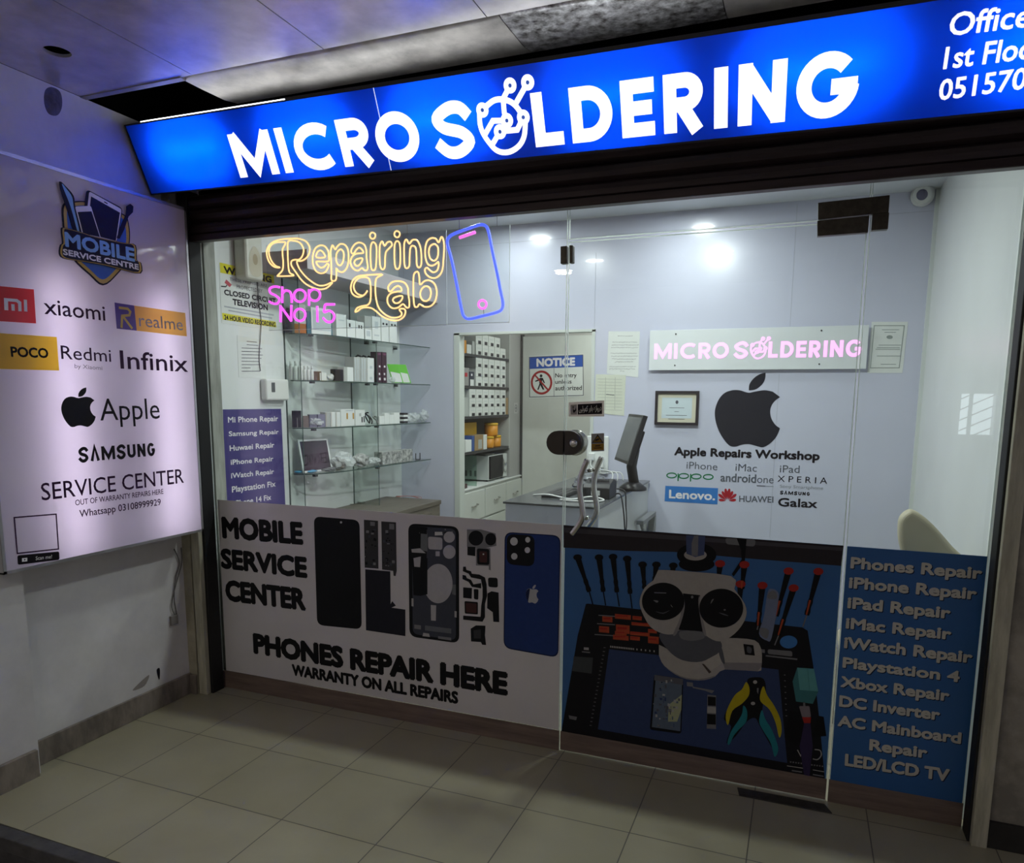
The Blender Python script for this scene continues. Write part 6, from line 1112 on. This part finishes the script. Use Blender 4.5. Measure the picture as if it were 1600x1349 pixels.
# ================================================================== CREAM CHAIR BY THE SIDE WALL
ch_ = thing('cream_chair', 'cream padded chair whose rounded back shows above the blue poster', 'chair', (.40, .30, 0)); CREAM = mat('cream_leather', (.52, .48, .34), .5, vary=.06, vscale=4)
bp_ = [on(1, .30, p) for p in smooth([(1405, 835), (1408, 812), (1422, 800), (1436, 803), (1460, 822), (1490, 856), (1520, 890), (1512, 940), (1470, 950), (1440, 930), (1418, 885), (1408, 858)], True, 4)]
bp_ = [Vector((min(q.x, .672), q.y + (1.0 - q.z) * -.10, q.z)) for q in bp_]
MB().prism(bp_, (0, .075, 0)).build('backrest', CREAM, ch_, bevel=.02, seg=4)
MB().box((.24, .37, .42), (.65, .80, .50)).build('seat', CREAM, ch_, bevel=.03, seg=4); CHR = mat('chair_chrome', (.5, .5, .5), .25, metal=1)
for x in (.26, .59):
    for y in (.41, .77): MB().tube([(x, y, .42), (x, y, .002)], .014).build('leg', CHR, ch_)
for x in (.30, .56): MB().tube([(x, .39, .44), (x, .36, .62), (x, .34, .80)], .012).build('back_post', CHR, ch_)
# ================================================================== RACK ROOM: rack with white part boxes along its side wall (front plane x = XK)
XK = -2.46
rk = thing('storage_rack', 'tall pale rack with dark shelves seen through the back opening', 'storage rack', (-2.70, 2.74, 0)); RKW = mat('rack_white', (.55, .57, .54), .45); RKD = mat('rack_dark_shelf', (.03, .03, .032), .4)
sub(rk, 'side_panel', (-2.97, YB + .065, .8735), (XK, YB + .085, 2.3), RKW); sub(rk, 'side_panel', (-2.97, 3.152, 1.14), (XK, 3.165, 2.3), RKW); sub(rk, 'back_panel', (-2.975, YB + .085, .8735), (-2.962, 3.15, 2.3), RKW)
for z in (1.945, 1.693, 1.45, 1.165): sub(rk, 'shelf', (-2.96, YB + .086, z - .022), (XK - .002, 3.15, z), RKD)
kc = thing('drawer_unit', 'white drawer unit under the rack with small pull handles', 'drawer unit', (-2.70, 2.74, 0)); sub(kc, 'carcass', (-2.955, YB + .09, 0), (XK + .01, 3.455, .86), RKW, .002); sub(kc, 'worktop', (-2.955, YB + .09, .861), (XK + .022, 3.455, .872), W_CARD, .002)
for k, (y0, y1) in enumerate(((2.11, 2.55), (2.57, 3.02), (3.04, 3.44))):
    dr = sub(kc, 'drawer', (XK + .0105, y0, .60), (XK + .026, y1, .84), mat('drawer_white', (.62, .65, .61), .4), .003); ym_ = (y0 + y1) / 2
    MB().tube([(XK + .026, ym_ - .05, .72), (XK + .044, ym_ - .045, .72), (XK + .044, ym_ + .045, .73), (XK + .026, ym_ + .05, .73)], .006).build('handle', STEEL, dr)
    sub(kc, 'cupboard_door', (XK + .0105, y0, .08), (XK + .026, y1, .585), mat('drawer_white', (0, 0, 0)), .003)
def rkpx(px, z): # along the rack front at height z for a photo column
    lo, hi = YB + .09, 3.44
    for _ in range(40):
        m2 = (lo + hi) / 2
        if img_x(Vector((XK, m2, z))) < px: lo = m2
        else: hi = m2
    return (lo + hi) / 2
PBOX = mat('parts_box_white', (.70, .73, .70), .5, vary=.02)
def part_box_proto(y0, y1, z0, h, name='parts_box'):
    t = thing(name, '', 'box', (XK - .05, (y0 + y1) / 2, z0)); MB().box((XK - .10, y0, z0 + .0004), (XK - .004, y1, z0 + h)).build('carton', PBOX, t, bevel=.0015)
    p = Print(Plane((XK - .004, 0, 0), (0, 1, 0), (0, 0, 1)), .0003); w_ = y1 - y0; yc = (y0 + y1) / 2
    p.uv([(yc - .14 * w_, z0 + h * .04), (yc + .34 * w_, z0 + h * .04), (yc + .34 * w_, z0 + h * .36), (yc - .14 * w_, z0 + h * .36)], D_SPOT, 1); p.uv([(yc - .3 * w_, z0 + h * .62), (yc + .3 * w_, z0 + h * .62), (yc + .3 * w_, z0 + h * .68), (yc - .3 * w_, z0 + h * .68)], ink('pale_print2', (0, 0, 0)), 1); p.build('print', t); return t
ROWS = [('upper', 1.945, [(744, 5 - 1), (744, 5)], 2, .084), ('second', 1.693, [(744, 5), (744, 5), (744, 5)], 3, .076), ('third', 1.45, [(734, 6), (734, 6), (734, 6)], 3, .072)]
RW = {2: ['lower', 'top'], 3: ['lower', 'middle', 'top']}
proto = None
for nm, z0, rows, nr, h in ROWS:
    yb0, yb1 = rkpx(rows[0][0], z0 + .1), rkpx(791, z0 + .1); wb_ = (yb1 - yb0) / max(n for _, n in rows)
    for r in range(nr):
        cnt = rows[nr - 1 - r][1] if nm == 'upper' else rows[r][1]
        for k in range(cnt):
            lab = '%s white parts box from the shop end, %s row on the %s rack shelf' % (ordw[k], RW[nr][r], nm); loc = (XK - .05, yb0 + wb_ * (k + .5), z0 + .0002 + r * (h + .0008))
            if proto is None or proto[1] != nm: 
                t = part_box_proto(loc[1] - wb_ * .47, loc[1] + wb_ * .47, loc[2], h); t['label'] = lab; t['group'] = 'white parts boxes on the rack'; proto = (t, nm)
            else: copy_thing(proto[0], loc, lab)
def rbox(name, pxl, pxr, z, hpx, mt_, label, cat='box', front=None, back=0.0, group=None, dep=.10):
    y0, y1 = rkpx(pxl, z + .05), rkpx(pxr, z + .05); dd = (Vector((XK, (y0 + y1) / 2, z)) - EYE).dot(FW); h = hpx * dd / FOC; x1 = XK - .006 - back
    t = thing(name, label, cat, (x1 - dep / 2, (y0 + y1) / 2, z), group); MB().box((x1 - dep, y0 + .001, z + .0005), (x1, y1 - .001, z + h)).build('carton', mt_, t, bevel=.002)
    if front:
        p = Print(Plane((x1, y0, z), (0, 1, 0), (0, 0, 1)), .0003)
        for (a, b_, c, e_), m2 in front: p.uv([(a * (y1 - y0), b_ * h), (c * (y1 - y0), b_ * h), (c * (y1 - y0), e_ * h), (a * (y1 - y0), e_ * h)], m2, 1)
        p.build('print', t)
    return t
OR2 = mat('orange_tub_paint', (.72, .30, .02), .45, vary=.1)
rbox('orange_box', 717, 730, 1.945, 20, OR2, 'orange box at the shop end of the upper rack shelf'); rbox('white_box', 730.5, 738, 1.945, 14, W_CARD, 'short white box beside the orange one on the upper rack shelf'); rbox('slim_box', 739, 743, 1.945, 20, G_CARD, 'slim grey box between the orange box and the white rows')
rbox('grey_tub', 716, 734, 1.693, 28, mat('grey_tub', (.30, .30, .29), .4), 'grey tub with a red mark at the shop end of the second rack shelf', 'tub', [((.62, .5, .85, .72), ink('tub_red', (.5, .04, .05)))]); rbox('navy_box', 735, 742, 1.693, 22, mat('navy_white_box', (.02, .025, .05), .4), 'navy and white box beside the grey tub', 'box', [((.1, 0, .9, .45), W_CARD), ((.3, .7, .6, .85), I_WHITE)])
rbox('clear_organiser', 715, 733, 1.45, 30, mat('organiser_grey', (.42, .45, .43), .3), 'grey drawer organiser at the shop end of the third rack shelf', 'organiser', [((.1, .22, .9, .26), G_CARD), ((.1, .55, .9, .59), G_CARD)]); rbox('tan_box', 791.5, 795, 1.45, 26, TAN, 'tan box at the far end of the third rack shelf')
z = 1.165
rbox('white_box', 719, 726, z, 42, W_CARD, 'upright white box at the shop end of the lowest rack shelf', back=.10, dep=.08); rbox('white_box', 716, 738, z, 19, W_CARD, 'wide grey and white box at the shop end of the lowest rack shelf', front=[((0, 0, .55, 1), G_CARD)], dep=.08); rbox('blue_box', 738.5, 742.5, z, 24, mat('blue_carton', (.03, .08, .28), .4), 'slim blue box beside the wide grey and white one')
rbox('yellow_box', 729, 736, z, 42, mat('ochre_carton', (.42, .24, .03), .5), 'ochre box standing behind the wide grey and white box', back=.10, dep=.08); rbox('tan_box', 743, 756, z, 24, TAN, 'tan box with a grey print on the lowest rack shelf', front=[((.4, .1, .85, .7), G_CARD)]); rbox('slim_box', 756.5, 762, z, 23, W_CARD, 'slim white box beside the tan box on the lowest rack shelf'); rbox('yellow_box', 742, 765, z + .0, 42, Y_CARD, 'large yellow box at the back of the lowest rack shelf', back=.115, dep=.20)
for k, (pxc, zz, rr2, hh2, lab) in enumerate(((773, z, 8.5, 18, 'lower amber round tub in front of the yellow boxes'), (784, z, 8.5, 18, 'lower amber round tub at the far end of the lowest rack shelf'), (779, z + .102, 10.5, 20, 'large amber tub standing on the two lower amber tubs'))):
    y = rkpx(pxc, zz); dd = (Vector((XK, y, zz)) - EYE).dot(FW); r = rr2 * dd / FOC; h = hh2 * dd / FOC; c = Vector((XK - .012 - r, y, zz + .0006)); t = thing('amber_tub', lab, 'tub', tuple(c), 'amber tubs'); MB().lathe(c, [(r * .92, 0), (r, h * .1), (r, h * .8)], None, 20).build('tub', OR2, t); MB().lathe(c, [(r * 1.03, h * .8), (r * 1.03, h * .98), (r * .9, h)], None, 20).build('lid', Y_CARD, t)
# microwave on the worktop
mw = thing('microwave', 'white microwave with a black door on the worktop under the rack', 'microwave', (-2.62, 2.95, .8725)); my0, my1, mz0, mz1 = 2.75, 3.15, .885, 1.10
MWH = mat('microwave_white', (.64, .68, .66), .35)
MB().box((-2.90, my0, mz0), (XK - .03, my1, mz1)).build('housing', MWH, mw, bevel=.006)
dm = MB().box((XK - .030, my0 + .012, mz0 + .008), (XK - .016, my1 - .10, mz1 - .008)).build('door', mat('microwave_black', (.006, .006, .009), .3, spec=.2), mw, bevel=.002)
MB().tube([(XK - .010, my1 - .115, mz0 + .03), (XK - .004, my1 - .115, mz0 + .06), (XK - .004, my1 - .115, mz1 - .06), (XK - .010, my1 - .115, mz1 - .03)], .005).build('handle', STEEL, dm)
cpn = MB().box((XK - .030, my1 - .098, mz0 + .004), (XK - .018, my1 - .004, mz1 - .004)).build('control_panel', MWH, mw)
for zz in (mz0 + .06, mz0 + .13): MB().lathe((XK - .018, my1 - .05, zz), [(.020, 0), (.018, .012)], None, 18, (1, 0, 0)).build('knob', G_CARD, cpn)
vt = MB()
for k in range(6): vt.box((-2.85 + k * .045, my0 - .001, mz0 + .03), (-2.83 + k * .045, my0, mz0 + .08))
vt.build('vent', mat('vent_grey', (.16, .17, .17), .5), mw)
for x in (-2.86, XK - .06):
    for y in (my0 + .03, my1 - .03): MB().lathe((x, y, .8722), [(.012, 0), (.012, .0125)], None, 10).build('foot', RKD, mw)
loop_lead('white_lead', [(-2.80, 2.82, 1.105), (-2.68, 2.90, 1.107), (-2.55, 2.82, 1.105), (-2.52, 2.95, 1.107), (-2.70, 3.0, 1.105)], .0045, mat('white_lead', (0, 0, 0)), 'white lead lying on the microwave')
t = thing('spice_carton', 'yellow and red carton standing past the microwave on the worktop', 'box', (-2.60, 3.30, .8725)); MB().box((-2.70, 3.17, .8725), (XK - .004, 3.40, 1.06)).build('carton', Y_CARD, t, bevel=.003); p = Print(Plane((XK - .004, 0, 0), (0, 1, 0), (0, 0, 1)), .0004); p.uv(smooth([(3.22, .885), (3.38, .885), (3.38, .95), (3.30, .97), (3.24, .93)], True, 4), ink('carton_red', (.50, .06, .02)), 1); p.uv([(3.19, .99), (3.34, .99), (3.34, 1.03), (3.19, 1.03)], ink('carton_olive', (.30, .26, .02)), 1); p.build('print', t)
t = thing('tan_box', 'tan cardboard box on top of the yellow and red carton', 'box', (-2.60, 3.30, 1.0605)); MB().box((-2.70, 3.18, 1.0605), (XK - .004, 3.38, 1.16)).build('carton', TAN, t, bevel=.003)
tag(MB().box((-2.80, 2.10, .8725), (XK - .01, 2.36 - .08, .91)).build('flat_box', mat('wine_box', (.06, .025, .03), .4), None, (-2.6, 2.2, .8725), .003), 'flat wine coloured box on the worktop beside the microwave', 'box')
gs_ = thing('glass_sheet', 'loose greenish glass sheet standing on the worktop in front of the microwave', 'glass sheet', (-2.56, 2.44, .8725)); MB().box((-2.68, 2.437, .873), (XK - .002, 2.443, 1.135)).build('glass', glass_mat('green_sheet', (.72, .84, .78), 1.5), gs_)
# panel with a small round label between rack and far door, and the far door
struct(MB().box((-2.95, 3.166, .873), (XK, 3.455, 2.3)).build('trim_13', mat('rack_end_panel', (.40, .40, .39), .5)))
lp = on(0, XK, (806, 638)); lt_ = thing('round_label', 'small grey label with a round mark on the panel at the end of the rack', 'label', (XK, lp.y, lp.z - .04)); MB().box((XK, lp.y - .05, lp.z - .05), (XK + .0008, lp.y + .05, lp.z + .05)).build('plate', mat('grey_label', (.50, .50, .49), .5), lt_); p = Print(Plane((XK + .0008, 0, 0), (0, 1, 0), (0, 0, 1)), .0003); q = ell(lp.y, lp.z, .028, .030, 20); p.line(q, .006, P_INK, 1, True); p.uv(ell(lp.y, lp.z, .010, .012, 10), P_INK, 1); p.build('mark', lt_)
dr2 = snode('door_2', (-1.85, 3.44, 0), 'white inner door with a NOTICE sign', 'door'); sub(dr2, 'leaf', (-2.43, 3.415, .005), (-1.25, 3.455, 2.165), mat('inner_door_white', (.62, .64, .60), .4, vary=.03), .002); sub(dr2, 'frame', (-2.449, 3.42, 0), (-2.432, 3.458, 2.19), mat('door_gap_dark', (.06, .06, .06), .6))
DW = Plane((0, 3.4145, 0), (1, 0, 0), (0, 0, 1)); nt_ = backing('notice_sign', [(827, 556), (911, 553), (912, 620), (827, 623)], PAPER, 'white and blue NOTICE sign on the inner door', 'sign', DW, .0012)
d4 = lambda x, y: (680 + x / 4.21, 540 + y / 4.21); HN = .0013
art('blue_band', nt_, d4, [([(620, 78), (972, 62), (972, 140), (620, 155)], ink('notice_blue', (.035, .10, .42)), 1)], DW, HN)
lettering(DW, nt_, 'NOTICE', d4(670, 137), d4(917, 130), d4(670, 90), I_WHITE, .16, 2, HN)
for body, a, b_, t__ in (('No entry', (790, 210), (930, 208), (790, 184)), ('unless', (790, 252), (897, 250), (790, 226)), ('authorized', (790, 295), (965, 292), (790, 267))): lettering(DW, nt_, body, d4(*a), d4(*b_), d4(*t__), I_BLACK, .05, 1, HN)
p = Print(DW, HN); p.pline([d4(620, 78), d4(972, 62), d4(975, 328), d4(622, 340)], .006, P_INK, 2, True); p.pline([d4(782, 150), d4(782, 333)], .004, P_INK, 2); p.build('border', nt_)
man = [ell(697, 200, 9, 10, 14), [(690, 213), (708, 213), (722, 245), (716, 250), (704, 228), (702, 252), (718, 290), (708, 292), (692, 262), (680, 293), (672, 290), (686, 252), (684, 232), (660, 240), (657, 233), (680, 222)]]
p = Print(DW, HN); [p.px([d4(*q) for q in m2], I_BLACK, 1) for m2 in man]; p.build('walker_symbol', nt_)
p = Print(DW, HN); NR = ink('notice_red', (.36, .025, .025)); p.pline([d4(*q) for q in ell(700, 244, 64, 72, 36)], .020, NR, 3, True); p.pline([d4(655, 193), d4(745, 295)], .015, NR, 3); p.build('prohibition_ring', nt_)
